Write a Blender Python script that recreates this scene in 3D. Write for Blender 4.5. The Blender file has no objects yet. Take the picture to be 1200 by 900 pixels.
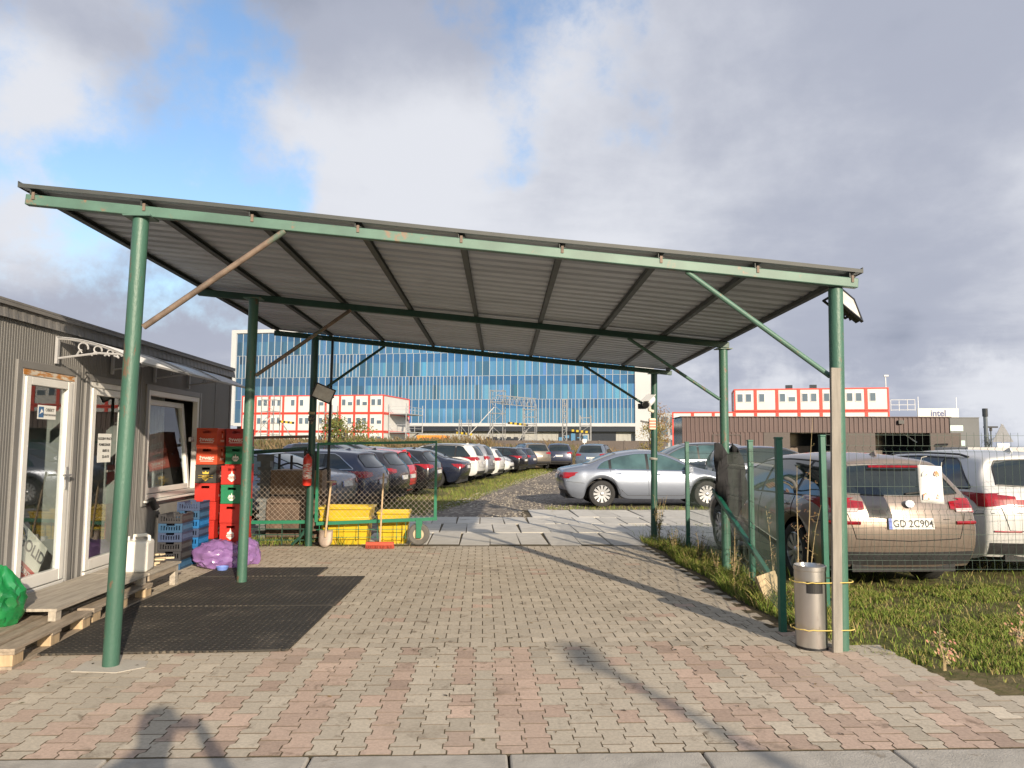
import bpy, bmesh, math, random
from mathutils import Vector, Matrix, Euler, noise
from mathutils.bvhtree import BVHTree
R = math.radians
rnd = random.Random(11)
SC = bpy.context.scene
COL = SC.collection
V = Vector

# ------------------------------------------------------------------ materials
def _nt(name):
    m = bpy.data.materials.new(name); m.use_nodes = True
    nt = m.node_tree
    return m, nt, nt.nodes['Principled BSDF']

def _math(nt, op, a, b=None, clamp=False):
    n = nt.nodes.new('ShaderNodeMath'); n.operation = op; n.use_clamp = clamp
    for i, v in enumerate((a, b)):
        if v is None: continue
        if isinstance(v, (int, float)): n.inputs[i].default_value = v
        else: nt.links.new(v, n.inputs[i])
    return n.outputs[0]

def _noise(nt, vec, scale, detail=4, rough=.55, out='Fac', dist=0):
    n = nt.nodes.new('ShaderNodeTexNoise'); n.inputs['Scale'].default_value = scale
    n.inputs['Detail'].default_value = detail; n.inputs['Roughness'].default_value = rough
    n.inputs['Distortion'].default_value = dist
    nt.links.new(vec, n.inputs['Vector'])
    return n.outputs[out]

def _step(nt, v, a, b):
    n = nt.nodes.new('ShaderNodeMapRange'); n.interpolation_type = 'SMOOTHSTEP'
    n.inputs[1].default_value = a; n.inputs[2].default_value = b
    nt.links.new(v, n.inputs[0]); return n.outputs[0]

def _mix(nt, f, a, b, mode='MIX'):
    n = nt.nodes.new('ShaderNodeMix'); n.data_type = 'RGBA'; n.blend_type = mode
    for s, v in ((0, f), (6, a), (7, b)):
        if isinstance(v, (int, float)): n.inputs[s].default_value = v
        elif isinstance(v, tuple): n.inputs[s].default_value = (*v, 1)
        else: nt.links.new(v, n.inputs[s])
    return n.outputs[2]

def _coord(nt, sc=(1, 1, 1), world=False):
    if world:
        g = nt.nodes.new('ShaderNodeNewGeometry'); o = g.outputs['Position']
    else:
        t = nt.nodes.new('ShaderNodeTexCoord'); o = t.outputs['Object']
    if sc != (1, 1, 1):
        mp = nt.nodes.new('ShaderNodeMapping'); mp.inputs['Scale'].default_value = sc
        nt.links.new(o, mp.inputs[0]); o = mp.outputs[0]
    return o

def mat(name, col, rough=.6, metal=0, var=.12, scale=6, bump=0, bscale=80, dirt=None, dlo=.55, dhi=.7, dscale=5,
        coat=0, spec=.5, stretch=(1, 1, 1), attr=False, world=False, trans=0):
    m, nt, b = _nt(name)
    co = _coord(nt, stretch, world)
    base = col
    if attr:
        a = nt.nodes.new('ShaderNodeAttribute'); a.attribute_name = 'tint'; base = a.outputs['Color']
    f = _noise(nt, co, scale)
    f = _step(nt, f, .25, .75)
    dark = _mix(nt, 1, base, (1 - var,) * 3, 'MULTIPLY'); lite = _mix(nt, 1, base, (1 + var,) * 3, 'MULTIPLY')
    c = _mix(nt, f, dark, lite)
    if dirt:
        d = _noise(nt, co, dscale, 6, .65)
        d = _step(nt, d, dlo, dhi)
        c = _mix(nt, d, c, dirt)
    nt.links.new(c, b.inputs['Base Color'])
    b.inputs['Roughness'].default_value = rough
    b.inputs['Metallic'].default_value = metal
    b.inputs['Coat Weight'].default_value = coat
    b.inputs['Coat Roughness'].default_value = .05
    b.inputs['Specular IOR Level'].default_value = spec
    if trans: b.inputs['Transmission Weight'].default_value = trans
    if bump:
        h = _noise(nt, co, bscale, 5, .6)
        n = nt.nodes.new('ShaderNodeBump'); n.inputs['Strength'].default_value = min(1, bump)
        n.inputs['Distance'].default_value = .01
        nt.links.new(h, n.inputs['Height']); nt.links.new(n.outputs[0], b.inputs['Normal'])
    return m

def glass(name, tint, trans=.7, ior=1.6, rough=.0):
    m, nt, b = _nt(name)
    out = nt.nodes['Material Output']
    t = nt.nodes.new('ShaderNodeBsdfTransparent'); t.inputs[0].default_value = (*tint, 1)
    g = nt.nodes.new('ShaderNodeBsdfGlossy'); g.inputs['Roughness'].default_value = rough
    g.inputs[0].default_value = (.95, .97, 1, 1)
    fr = nt.nodes.new('ShaderNodeFresnel'); fr.inputs[0].default_value = ior
    mx = nt.nodes.new('ShaderNodeMixShader')
    ge = nt.nodes.new('ShaderNodeNewGeometry')
    nt.links.new(_math(nt, 'MULTIPLY', fr.outputs[0], _math(nt, 'SUBTRACT', 1.0, ge.outputs['Backfacing'])), mx.inputs[0]); nt.links.new(t.outputs[0], mx.inputs[1]); nt.links.new(g.outputs[0], mx.inputs[2])
    nt.links.new(mx.outputs[0], out.inputs[0]); nt.nodes.remove(b)
    return m

# ------------------------------------------------------------------ mesh builder
class MB:
    def __init__(s): s.v = []; s.f = []; s.t = None; s.tint = []
    def add(s, vs, fs, M=None):
        o = len(s.v)
        for p in vs:
            p = V(p); s.v.append(M @ p if M is not None else p)
        for f in fs:
            s.f.append([i + o for i in f]); s.tint.append(s.t)
        return s
    def bx(s, x0, x1, y0, y1, z0, z1, M=None):
        vs = [(x, y, z) for z in (z0, z1) for y in (y0, y1) for x in (x0, x1)]
        return s.add(vs, [(0, 2, 3, 1), (4, 5, 7, 6), (0, 1, 5, 4), (2, 6, 7, 3), (0, 4, 6, 2), (1, 3, 7, 5)], M)
    def box(s, c, d, M=None):
        return s.bx(c[0] - d[0] / 2, c[0] + d[0] / 2, c[1] - d[1] / 2, c[1] + d[1] / 2, c[2] - d[2] / 2, c[2] + d[2] / 2, M)
    def frame_pts(s, pts):
        fr = []
        prev = None
        for i, p in enumerate(pts):
            a = pts[max(0, i - 1)]; b = pts[min(len(pts) - 1, i + 1)]
            t = (b - a).normalized()
            if prev is None:
                u = V((0, 0, 1)) if abs(t.z) < .95 else V((1, 0, 0))
            else: u = prev
            n = (u - t * u.dot(t)).normalized(); prev = n
            fr.append((n, t.cross(n)))
        return fr
    def tube(s, pts, r, n=8, caps=True, closed=False):
        pts = [V(p) for p in pts]
        fr = s.frame_pts(pts); o = len(s.v); k = len(pts)
        for i, p in enumerate(pts):
            rr = r[i] if isinstance(r, (list, tuple)) else r
            a, b = fr[i]
            for j in range(n):
                an = 2 * math.pi * (j + .5) / n
                s.v.append(p + (a * math.cos(an) + b * math.sin(an)) * rr)
        for i in range(k if closed else k - 1):
            i2 = (i + 1) % k
            for j in range(n):
                j2 = (j + 1) % n
                s.f.append([o + i * n + j, o + i * n + j2, o + i2 * n + j2, o + i2 * n + j]); s.tint.append(s.t)
        if caps and not closed:
            s.f.append([o + j for j in range(n)][::-1]); s.tint.append(s.t)
            s.f.append([o + (k - 1) * n + j for j in range(n)]); s.tint.append(s.t)
        return s
    def bar(s, p0, p1, w, h, up=(0, 0, 1)):
        p0 = V(p0); p1 = V(p1); t = (p1 - p0); L = t.length; t.normalize()
        u = V(up)
        if abs(t.dot(u)) > .98: u = V((0, 1, 0))
        x = t.cross(u).normalized(); z = x.cross(t)
        M = Matrix(((x.x, t.x, z.x, p0.x), (x.y, t.y, z.y, p0.y), (x.z, t.z, z.z, p0.z), (0, 0, 0, 1)))
        return s.bx(-w / 2, w / 2, 0, L, -h / 2, h / 2, M)
    def lathe(s, prof, n=24, M=None, cap=False):
        vs = []; fs = []
        for r, z in prof:
            for j in range(n):
                a = 2 * math.pi * j / n; vs.append((r * math.cos(a), r * math.sin(a), z))
        for i in range(len(prof) - 1):
            for j in range(n):
                j2 = (j + 1) % n; fs.append((i * n + j, i * n + j2, (i + 1) * n + j2, (i + 1) * n + j))
        if cap:
            fs.append(tuple(range(n))[::-1]); fs.append(tuple((len(prof) - 1) * n + j for j in range(n)))
        return s.add(vs, fs, M)
    def prism(s, poly, z0, z1, M=None):
        n = len(poly)
        vs = [(x, y, z0) for x, y in poly] + [(x, y, z1) for x, y in poly]
        fs = [tuple(range(n))[::-1], tuple(range(n, 2 * n))] + [(i, (i + 1) % n, n + (i + 1) % n, n + i) for i in range(n)]
        return s.add(vs, fs, M)
    def build(s, name, m, parent=None, smooth=False, bevel=0, angle=38, seg=2, loc=None, rz=0):
        me = bpy.data.meshes.new(name)
        me.from_pydata([tuple(p) for p in s.v], [], s.f)
        if any(t is not None for t in s.tint):
            at = me.attributes.new('tint', 'FLOAT_COLOR', 'FACE')
            fl = []
            for t in s.tint: fl += [*(t or (.5, .5, .5)), 1]
            at.data.foreach_set('color', fl)
        for x in (m if isinstance(m, (list, tuple)) else [m]): me.materials.append(x)
        o = bpy.data.objects.new(name, me); COL.objects.link(o)
        if smooth:
            me.polygons.foreach_set('use_smooth', [True] * len(me.polygons))
            me.set_sharp_from_angle(angle=R(angle))
        if bevel:
            b = o.modifiers.new('b', 'BEVEL'); b.width = bevel; b.segments = seg; b.limit_method = 'ANGLE'; b.angle_limit = R(40)
        if parent is not None: o.parent = parent
        if loc is not None: o.location = loc
        if rz: o.rotation_euler.z = rz
        return o

def basis(x, y, z, o):
    x, y, z, o = V(x), V(y), V(z), V(o)
    return Matrix(((x.x, y.x, z.x, o.x), (x.y, y.y, z.y, o.y), (x.z, y.z, z.z, o.z), (0, 0, 0, 1)))

def tag(o, label=None, cat=None, group=None, kind=None):
    if label: o['label'] = label
    if cat: o['category'] = cat
    if group: o['group'] = group
    if kind: o['kind'] = kind
    return o

def thing(name, label, cat, loc=(0, 0, 0), rz=0, group=None):
    o = bpy.data.objects.new(name, None); COL.objects.link(o)
    o.empty_display_size = .1
    o.location = loc; o.rotation_euler = (0, 0, rz)
    return tag(o, label, cat, group)

_kids = {}
def copy_tree(o, parent=None, label=None):
    c = o.copy(); COL.objects.link(c); c.parent = parent
    if label: c['label'] = label
    for ch in o.children: copy_tree(ch, c)
    return c

_fc = {}
def text(name, s, size, M, m, parent=None, depth=.002, align='CENTER', bold=0):
    """lettering as real thin geometry; M maps text plane (x right, y up, z out) into the parent's space"""
    key = (s, size, depth, align, bold, m.name)
    me = _fc.get(key)
    if me is None:
        cu = bpy.data.curves.new(name, 'FONT'); cu.body = s; cu.size = size; cu.extrude = depth; cu.align_x = align; cu.align_y = 'CENTER'
        cu.offset = bold; cu.resolution_u = 3
        ob = bpy.data.objects.new('tmp', cu); COL.objects.link(ob)
        bpy.context.view_layer.update()
        me = bpy.data.meshes.new_from_object(ob.evaluated_get(bpy.context.evaluated_depsgraph_get()))
        bpy.data.objects.remove(ob); me.name = name
        me.materials.clear(); me.materials.append(m)
        _fc[key] = me
    o = bpy.data.objects.new(name, me); COL.objects.link(o)
    if parent is not None: o.parent = parent
    o.matrix_local = M
    return o

# palette -------------------------------------------------------------------
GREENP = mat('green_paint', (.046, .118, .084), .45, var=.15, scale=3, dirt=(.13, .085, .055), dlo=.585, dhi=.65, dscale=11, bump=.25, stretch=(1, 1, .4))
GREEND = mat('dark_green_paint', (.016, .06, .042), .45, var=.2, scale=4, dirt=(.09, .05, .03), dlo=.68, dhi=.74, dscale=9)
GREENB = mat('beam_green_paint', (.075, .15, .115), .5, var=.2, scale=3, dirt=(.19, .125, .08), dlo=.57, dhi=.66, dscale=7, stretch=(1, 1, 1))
GATEP = mat('gate_green_paint', (.014, .15, .08), .4, var=.12, scale=3, dirt=(.1, .1, .06), dlo=.68, dhi=.75)
RUSTY = mat('rusty_steel', (.16, .115, .085), .7, var=.3, scale=9, dirt=(.09, .13, .1), dlo=.55, dhi=.65, bump=.2)
RAFT = mat('rafter_steel', (.05, .06, .057), .6, var=.2, scale=5)
SHEET = mat('roof_sheet_steel', (.44, .475, .52), .5, metal=.15, var=.14, scale=1.6, dirt=(.34, .34, .34), dlo=.60, dhi=.75, dscale=2.2, stretch=(.5, 2.2, 1))
CLAD = mat('cabin_cladding', (.150, .146, .140), .5, var=.08, scale=1.2, dirt=(.11, .10, .09), dlo=.6, dhi=.8, dscale=2)
TRIMD = mat('cabin_trim', (.18, .175, .168), .45, var=.06, scale=3)
ROOFD = mat('cabin_roof_flashing', (.17, .165, .16), .5, var=.1, scale=4)
PVC = mat('white_pvc', (.66, .65, .62), .35, var=.04, scale=3, dirt=(.55, .5, .42), dlo=.62, dhi=.8)
WHITE = mat('white_paint', (.66, .66, .65), .4, var=.04)
BLACK = mat('black_plastic', (.014, .014, .015), .45, var=.2)
RUBBER = mat('tyre_rubber', (.018, .018, .018), .8, var=.2, bump=.2)
DARK = mat('dark_interior', (.02, .02, .02), .8)
GALV = mat('galvanised_steel', (.42, .43, .44), .4, metal=.7, var=.15)
STEEL = mat('brushed_steel', (.52, .5, .48), .32, metal=.85, var=.12, scale=4, dirt=(.25, .22, .19), dlo=.6, dhi=.75, stretch=(1, 1, .3))
WOOD = mat('weathered_wood', (.30, .245, .185), .8, var=.25, scale=5, stretch=(6, 1, 6), bump=.3, bscale=60)
WOODX = mat('weathered_board', (.36, .32, .265), .8, var=.22, scale=5, stretch=(6, .6, 6), bump=.3, bscale=50)
WOODN = mat('raw_wood', (.42, .31, .19), .75, var=.2, scale=6, stretch=(5, 5, 1), bump=.2)
GLASSD = glass('cabin_glass', (.90, .93, .93), ior=1.75)
CHROME = mat('chrome_trim', (.65, .66, .68), .15, metal=1, var=.03)
YELLOW = mat('yellow_plastic', (.52, .36, .012), .4, var=.08, scale=4, dirt=(.45, .33, .1), dlo=.62, dhi=.8)
REDP = mat('red_paint', (.55, .035, .02), .4, var=.1)
# ------------------------------------------------------------------ ground
def srf(name, o): tag(o, kind='structure'); o.name = name; return o

def ground_mat(name, a, b, c, s1=.6, s2=18, bump=.6, pebbles=None):
    m, nt, bs = _nt(name)
    co = _coord(nt, world=True)
    f = _step(nt, _noise(nt, co, s1, 6, .6), .35, .65)
    g = _step(nt, _noise(nt, co, s2, 5, .65), .35, .7)
    col = _mix(nt, f, a, b); col = _mix(nt, g, col, c)
    h = _noise(nt, co, s2 * 2.5, 6, .7)
    if pebbles:
        vo = nt.nodes.new('ShaderNodeTexVoronoi'); vo.inputs['Scale'].default_value = pebbles[0]
        nt.links.new(co, vo.inputs['Vector'])
        r = _step(nt, vo.outputs['Color'], pebbles[2], pebbles[2] + .15)
        edge = _step(nt, vo.outputs['Distance'], .62, .35)
        k = _math(nt, 'MULTIPLY', r, edge)
        big = _step(nt, _noise(nt, co, .35, 4, .6), .38, .62)
        k = _math(nt, 'MULTIPLY', k, _math(nt, 'ADD', _math(nt, 'MULTIPLY', big, .85), .15))
        col = _mix(nt, k, col, pebbles[1])
        h = _math(nt, 'ADD', h, k)
    nt.links.new(col, bs.inputs['Base Color']); bs.inputs['Roughness'].default_value = .95
    bs.inputs['Specular IOR Level'].default_value = .15
    bm = nt.nodes.new('ShaderNodeBump'); bm.inputs['Strength'].default_value = bump; bm.inputs['Distance'].default_value = .03
    nt.links.new(h, bm.inputs['Height']); nt.links.new(bm.outputs[0], bs.inputs['Normal'])
    return m

SOIL = ground_mat('grassy_soil', (.115, .115, .04), (.17, .135, .075), (.08, .085, .03), .9, 9)
GRAV = ground_mat('gravel_dirt', (.17, .145, .12), (.235, .205, .17), (.12, .105, .09), .35, 10, .9, (9, (.42, .38, .32), .55))
ASPH = ground_mat('asphalt', (.055, .055, .056), (.07, .068, .066), (.04, .04, .04), .5, 60)
JOINT = ground_mat('joint_sand', (.13, .10, .07), (.11, .088, .058), (.09, .08, .045), 1.5, 30)

def sheet(name, pts, z, m):
    b = MB(); b.add([(x, y, z) for x, y in pts], [tuple(range(len(pts)))])
    return srf(name, b.build(name, m))
sheet('ground', [(-600, -120), (600, -120), (600, 900), (-600, 900)], -.06, SOIL)
sheet('road', [(-60, -14), (60, -14), (60, 3.55), (-60, 3.55)], -.035, ASPH)
def lane_x(y): return -1.1 + .194 * (y - 17.5)
b = MB()
ys = [15.9, 18, 20, 22.5, 25, 28, 32, 37, 42, 48, 54]
lf = [(-4.5, 15.9)] + [(lane_x(y) + .25 * math.sin(y * 1.7), y) for y in ys[1:]]
lf[1] = (-1.5, 17.3)
rt = [(14, 54), (14, 21), (9, 17)]
sheet('gravel_lane', [(-12, 11.95), (9, 11.95)] + rt[::-1] + lf[::-1][:-2] + [(-1.4, 17.4), (-4, 15.2), (-12, 13.6)], -.03, GRAV)

# --- concrete pavers: every block is real bevelled geometry in the one paved surface
def paver(b, cx, cy, along, L=.2, wp=.0825, wm=.0575, tilt=0):
    g = .0035
    a = L / 2 - g
    prof = [(wp - g, -a), (wp - g, -.055), (wm - g + .002, -.032), (wm - g + .002, .032), (wp - g, .055), (wp - g, a)] if L > .15 else ([(wm - g, -a), (wm - g, .0), (wp - g, .022), (wp - g, a)] if cy < 4.5 else [(wp - g, -a), (wp - g, -.022), (wm - g, 0), (wm - g, a)])
    poly = prof + [(-x, y) for x, y in prof[::-1]]
    h0 = rnd.uniform(-.0009, .0009); tx = rnd.uniform(-.006, .006); ty = rnd.uniform(-.006, .006)
    n = len(poly); vs = []
    for k, (z, ins) in enumerate(((-.05, 0), (-.0012, 0), (0, .0012))):
        for x, y in poly:
            sx = x * (1 - ins / .07); sy = y * (1 - ins / .1)
            u, w = (sx, sy) if along else (sy, sx)
            vs.append((cx + u, cy + w, z + h0 + (tx * u + ty * w if k else 0)))
    fs = []
    for k in range(2):
        for i in range(n):
            i2 = (i + 1) % n
            q = (k * n + i, k * n + i2, (k + 1) * n + i2, (k + 1) * n + i)
            fs.append(q if along else q[::-1])
    keep = b.t; k_ = rnd.uniform(.8, 1.2); b.t = (.13 * k_, .10 * k_, .068 * k_)     # dirt-filled joints
    o_ = len(b.v); b.add(vs, fs); b.t = keep
    top = tuple(o_ + i for i in range(2 * n, 3 * n)); b.f.append(list(top if along else top[::-1])); b.tint.append(keep)

def grey():
    k = rnd.gauss(1, .07); return (.455 * k, .402 * k, .322 * k)
def pink():
    k = rnd.gauss(1, .09); return (.455 * k, .343 * k, .274 * k)

b = MB()
pinkcols = {}
for i in range(-34, 30): pinkcols[i] = False
def xcol(i): return .03 + i * .14
for i in range(-34, 30):
    x = xcol(i)
    for lo, hi in ((.08, .34), (-.62, -.40), (-1.12, -.88), (-1.62, -1.3), (-2.35, -1.98), (-3.4, -2.9), (1.35, 1.62), (1.98, 2.28), (2.6, 2.9), (-.15, -.02)):
        if lo <= x <= hi: pinkcols[i] = True
for i in range(-34, 30):
    x = xcol(i)
    off = 0 if i % 2 == 0 else .1
    j = 0
    while True:
        y = 4.03 + j * .2 - off
        j += 1
        half = y < 3.95 or y > 5.85
        if y > 5.95: break
        if half: y = 3.975 if y < 4 else 5.875
        lim = 3.18 if y > 5.0 else 3.85 - (y - 3.9) * .55
        if x > lim + rnd.uniform(-.05, .05): continue
        p = pinkcols[i]
        if rnd.random() < .10: p = not p
        if x < -1.3: p = p if rnd.random() < .75 else not p
        b.t = pink() if p else grey()
        paver(b, x, y, True, .2 if not half else .105)
j = 0
while True:
    y = 6.0 + j * .14
    if y > 11.72: break
    off = 0 if j % 2 == 0 else .1
    for i in range(-21, 15):
        x = i * .2 + off + .02
        if x > 2.55 + .35 * max(0, 1 - (y - 5.9) / .6) or x < -4.05: continue
        b.t = grey() if rnd.random() < .97 else pink()
        paver(b, x, y, False)
    j += 1
PAV, nt, bs = _nt('concrete_pavers')
a = nt.nodes.new('ShaderNodeAttribute'); a.attribute_name = 'tint'
co = _coord(nt, world=True)
c = _mix(nt, _step(nt, _noise(nt, co, 45, 5, .7), .3, .7), _mix(nt, 1, a.outputs['Color'], (.84, .84, .84), 'MULTIPLY'), _mix(nt, 1, a.outputs['Color'], (1.12, 1.11, 1.1), 'MULTIPLY'))
c = _mix(nt, _math(nt, 'MULTIPLY', _step(nt, _noise(nt, co, 1.6, 6, .7), .55, .75), .55), c, (.17, .135, .095))
c = _mix(nt, _math(nt, 'MULTIPLY', _step(nt, _noise(nt, co, 4.5, 6, .75, dist=.4), .56, .70), .7), c, (.125, .09, .06))
c = _mix(nt, _math(nt, 'MULTIPLY', _step(nt, _noise(nt, co, .45, 4, .6), .45, .65), .30), c, (.42, .37, .30))
c = _mix(nt, _math(nt, 'MULTIPLY', _step(nt, _noise(nt, co, .85, 7, .72, dist=.6), .60, .70), .6), c, (.15, .12, .09))
nt.links.new(c, bs.inputs['Base Color']); bs.inputs['Roughness'].default_value = .88; bs.inputs['Specular IOR Level'].default_value = .25
bm = nt.nodes.new('ShaderNodeBump'); bm.inputs['Strength'].default_value = .35; bm.inputs['Distance'].default_value = .006
nt.links.new(_noise(nt, co, 120, 5, .7), bm.inputs['Height']); nt.links.new(bm.outputs[0], bs.inputs['Normal'])
srf('paved_yard', b.build('paved_yard', PAV))
sheet('paving_bed', [(-4.6, 3.9), (3.75, 3.9), (3.0, 5.4), (2.85, 6.4), (2.75, 11.9), (-4.6, 11.9)], -.0022, JOINT)

CONC = mat('concrete_kerb', (.36, .335, .295), .9, var=.14, scale=7, bump=.5, bscale=90, dirt=(.2, .17, .13), dlo=.58, dhi=.75, world=True)
b = MB()
x = -6.85
while x < 7:
    b.bx(x + .006, x + .994, 3.56, 3.915, -.15, .004); x += 1.0
srf('kerb', b.build('kerb', CONC, bevel=.012))

# --- big concrete slabs behind the paving
SLAB = mat('concrete_slabs', (.40, .385, .35), .92, var=.1, scale=3, bump=.4, bscale=60, attr=True, dirt=(.21, .19, .15), dlo=.6, dhi=.75, dscale=2, world=True)
b = MB()
rows = [(11.78, 13.5, -1.9, 9.5), (13.53, 15.0, -1.75, 9.6), (15.03, 16.35, -1.5, 9.6), (16.38, 18.2, 1.1, 9.4)]
for k, (y0, y1, xa, xb) in enumerate(rows):
    x = xa + rnd.uniform(-.05, .05)
    while x < xb:
        w = .5 + rnd.uniform(-.04, .05)
        q = rnd.gauss(1, .06); b.t = (.45 * q, .43 * q, .385 * q)
        s = rnd.uniform(-.03, .03); z = rnd.uniform(-.008, .004); gp = rnd.choice((.006, .008, .012))
        e0 = rnd.uniform(-.02, .02); e1 = rnd.uniform(-.03, .03)
        b.prism([(x + gp, y0 + e0), (x + w - gp, y0 + e0), (x + w - gp + s, y1 + e1), (x + gp + s, y1 + e1)], -.08, z)
        x += w
srf('concrete_slabs', b.build('concrete_slabs', SLAB, bevel=.008))
sheet('slab_bed', [(-2.1, 11.9), (9.6, 11.9), (9.6, 18.3), (1.0, 18.3), (.9, 16.45), (-1.7, 16.4)], -.022, JOINT)
# concrete patch at the foot of the front left post
b = MB(); b.t = (.4, .37, .32)
b.prism([(-2.82, 5.36), (-2.5, 5.33), (-2.36, 5.45), (-2.40, 5.60), (-2.6, 5.64), (-2.84, 5.6)], -.05, .004)
srf('concrete_patch', b.build('concrete_patch', SLAB))

# --- rubber ring mats
MATM, nt, bs = _nt('rubber_mat')
co = _coord(nt, world=True)
vo = nt.nodes.new('ShaderNodeTexVoronoi'); vo.inputs['Scale'].default_value = 19; vo.inputs['Randomness'].default_value = .12
nt.links.new(co, vo.inputs['Vector'])
h = _step(nt, vo.outputs['Distance'], .28, .46)
sand = _math(nt, 'MULTIPLY', _step(nt, _noise(nt, co, 2.2, 6, .7), .45, .75), .5)
c = _mix(nt, h, _mix(nt, sand, (.085, .074, .06), (.28, .235, .18)), _mix(nt, sand, (.034, .032, .029), (.10, .088, .072)))
nt.links.new(c, bs.inputs['Base Color']); bs.inputs['Roughness'].default_value = .8; bs.inputs['Specular IOR Level'].default_value = .3
bm = nt.nodes.new('ShaderNodeBump'); bm.inputs['Strength'].default_value = .9; bm.inputs['Distance'].default_value = .015
nt.links.new(h, bm.inputs['Height']); nt.links.new(bm.outputs[0], bs.inputs['Normal'])
def rmat(pts, z0, z1, label):
    b = MB(); cx = sum(p[0] for p in pts) / len(pts); cy = sum(p[1] for p in pts) / len(pts)
    b.prism([(x - cx, y - cy) for x, y in pts], z0, z1)
    o = b.build('rubber_mat', MATM, bevel=.005, loc=(cx, cy, 0)); tag(o, label, 'mat', 'black rubber ring mats under the carport')
rmat([(-3.38, 5.74), (-1.46, 5.83), (-1.42, 7.36), (-3.36, 7.32)], .003, .020, 'black rubber ring mat in front, at the foot of the front left post')
rmat([(-3.36, 7.36), (-1.41, 7.40), (-1.37, 8.98), (-3.33, 8.93)], .003, .019, 'black rubber ring mat in the middle, around the second left post')
rmat([(-3.32, 8.97), (-1.95, 9.02), (-1.93, 9.62), (-3.3, 9.6)], .003, .018, 'small black rubber ring mat at the back beside the purple bag')
# ------------------------------------------------------------------ carport
def beam_z(X): return 3.355 - (X + 3.35) * .0735
def cp_y(X, k):   # k 0 front, 1 mid, 2 rear
    u = (X + 3.35) / 6.4
    return (5.45, 8.75, 11.95)[k] + u * (.30, .6, .95)[k]
RX = (2.99, 3.16, 3.34)
cp = thing('carport', 'open carport with dark ribbed metal roof on six green tube posts', 'carport', (0, 8.9, 0))
O = V((0, 8.9, 0))
def L(p): return V(p) - O
def cpart(name, b, m, **k):
    for i in range(len(b.v)): b.v[i] = b.v[i] - O
    return b.build(name, m, cp, **k)
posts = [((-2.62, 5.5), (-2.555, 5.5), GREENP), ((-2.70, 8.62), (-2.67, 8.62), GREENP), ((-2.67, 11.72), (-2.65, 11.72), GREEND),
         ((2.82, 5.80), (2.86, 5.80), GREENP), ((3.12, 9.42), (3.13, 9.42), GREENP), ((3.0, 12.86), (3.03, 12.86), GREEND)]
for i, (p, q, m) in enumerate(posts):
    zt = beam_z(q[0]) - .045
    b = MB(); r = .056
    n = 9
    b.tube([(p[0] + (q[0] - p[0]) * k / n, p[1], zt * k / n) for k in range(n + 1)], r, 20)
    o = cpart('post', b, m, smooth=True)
    if i != 3:
        b = MB(); b.bx(q[0] - .1, q[0] + .1, q[1] - .08, q[1] + .08, zt - .005, zt + .006)
        cpart('top_plate', b, GREENB)
# beams
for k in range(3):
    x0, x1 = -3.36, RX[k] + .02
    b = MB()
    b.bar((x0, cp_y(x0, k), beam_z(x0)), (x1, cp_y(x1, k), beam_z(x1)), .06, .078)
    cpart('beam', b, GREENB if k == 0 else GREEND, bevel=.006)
# rafters on top of the beams
for i in range(9):
    u = i / 8
    xf = -3.30 + u * (RX[0] + 3.27); xr = -3.30 + u * (RX[2] + 3.27)
    z = .039 + .0215
    b = MB()
    p0 = V((xf, cp_y(xf, 0) - .035, beam_z(xf) + z)); p1 = V((xr, cp_y(xr, 2) + .10, beam_z(xr) + z))
    # C-channel: web and two flanges
    for w, h, dx, dz in ((.006, .042, -.022, 0), (.05, .005, 0, .0185), (.05, .005, 0, -.0185)):
        b.bar(p0 + V((dx, 0, dz)), p1 + V((dx, 0, dz)), w, h)
    cpart('rafter', b, RAFT)
    if i in (0, 1, 2, 3, 4, 5, 6, 7, 8):
        b = MB()
        y = cp_y(xf, 0) - .034
        b.bx(xf - .010, xf + .010, y - .004, y + .002, beam_z(xf) + .0, beam_z(xf) + .055)
        cpart('rafter_cleat', b, RUSTY)
# corrugated sheet, ribs running along the beams
def sheet_pt(u, y01, h):
    xf = -3.40 + u * (RX[0] + .05 + 3.40); xr = -3.44 + u * (RX[2] + .05 + 3.44)
    x = xf + (xr - xf) * y01
    yf = cp_y(xf, 0) - .05; yr = cp_y(xr, 2) + .16
    y = yf + (yr - yf) * y01
    sag = .012 * math.sin(u * 9 + y01 * 3)
    return V((x, y, beam_z(x) + .088 + h + sag * .4))
b = MB()
nx = 24; per = 34
prof = []
for k in range(per):
    for t, h in ((0, 0), (.52, 0), (.62, .026), (.90, .026)):
        prof.append(((k + t) / per, h))
prof.append((1, 0))
vs = []; fs = []
for y01, h in prof:
    for i in range(nx + 1): vs.append(sheet_pt(i / nx, y01, h))
for j in range(len(prof) - 1):
    for i in range(nx):
        a = j * (nx + 1) + i; fs.append((a, a + 1, a + nx + 2, a + nx + 1))
b.add(vs, fs)
o = cpart('roof_sheet', b, SHEET)
so = o.modifiers.new('s', 'SOLIDIFY'); so.thickness = .003
# edge flashings
b = MB()
for y01 in (0, 1):
    for i in range(nx): b.bar(sheet_pt(i / nx, y01, .004), sheet_pt((i + 1) / nx, y01, .004), .006, .03)
for u in (0, 1):
    for j in range(12): b.bar(sheet_pt(u, j / 12, .012), sheet_pt(u, (j + 1) / 12, .012), .006, .045)
cpart('edge_flashing', b, mat('dark_flashing', (.045, .05, .048), .6))
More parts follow.
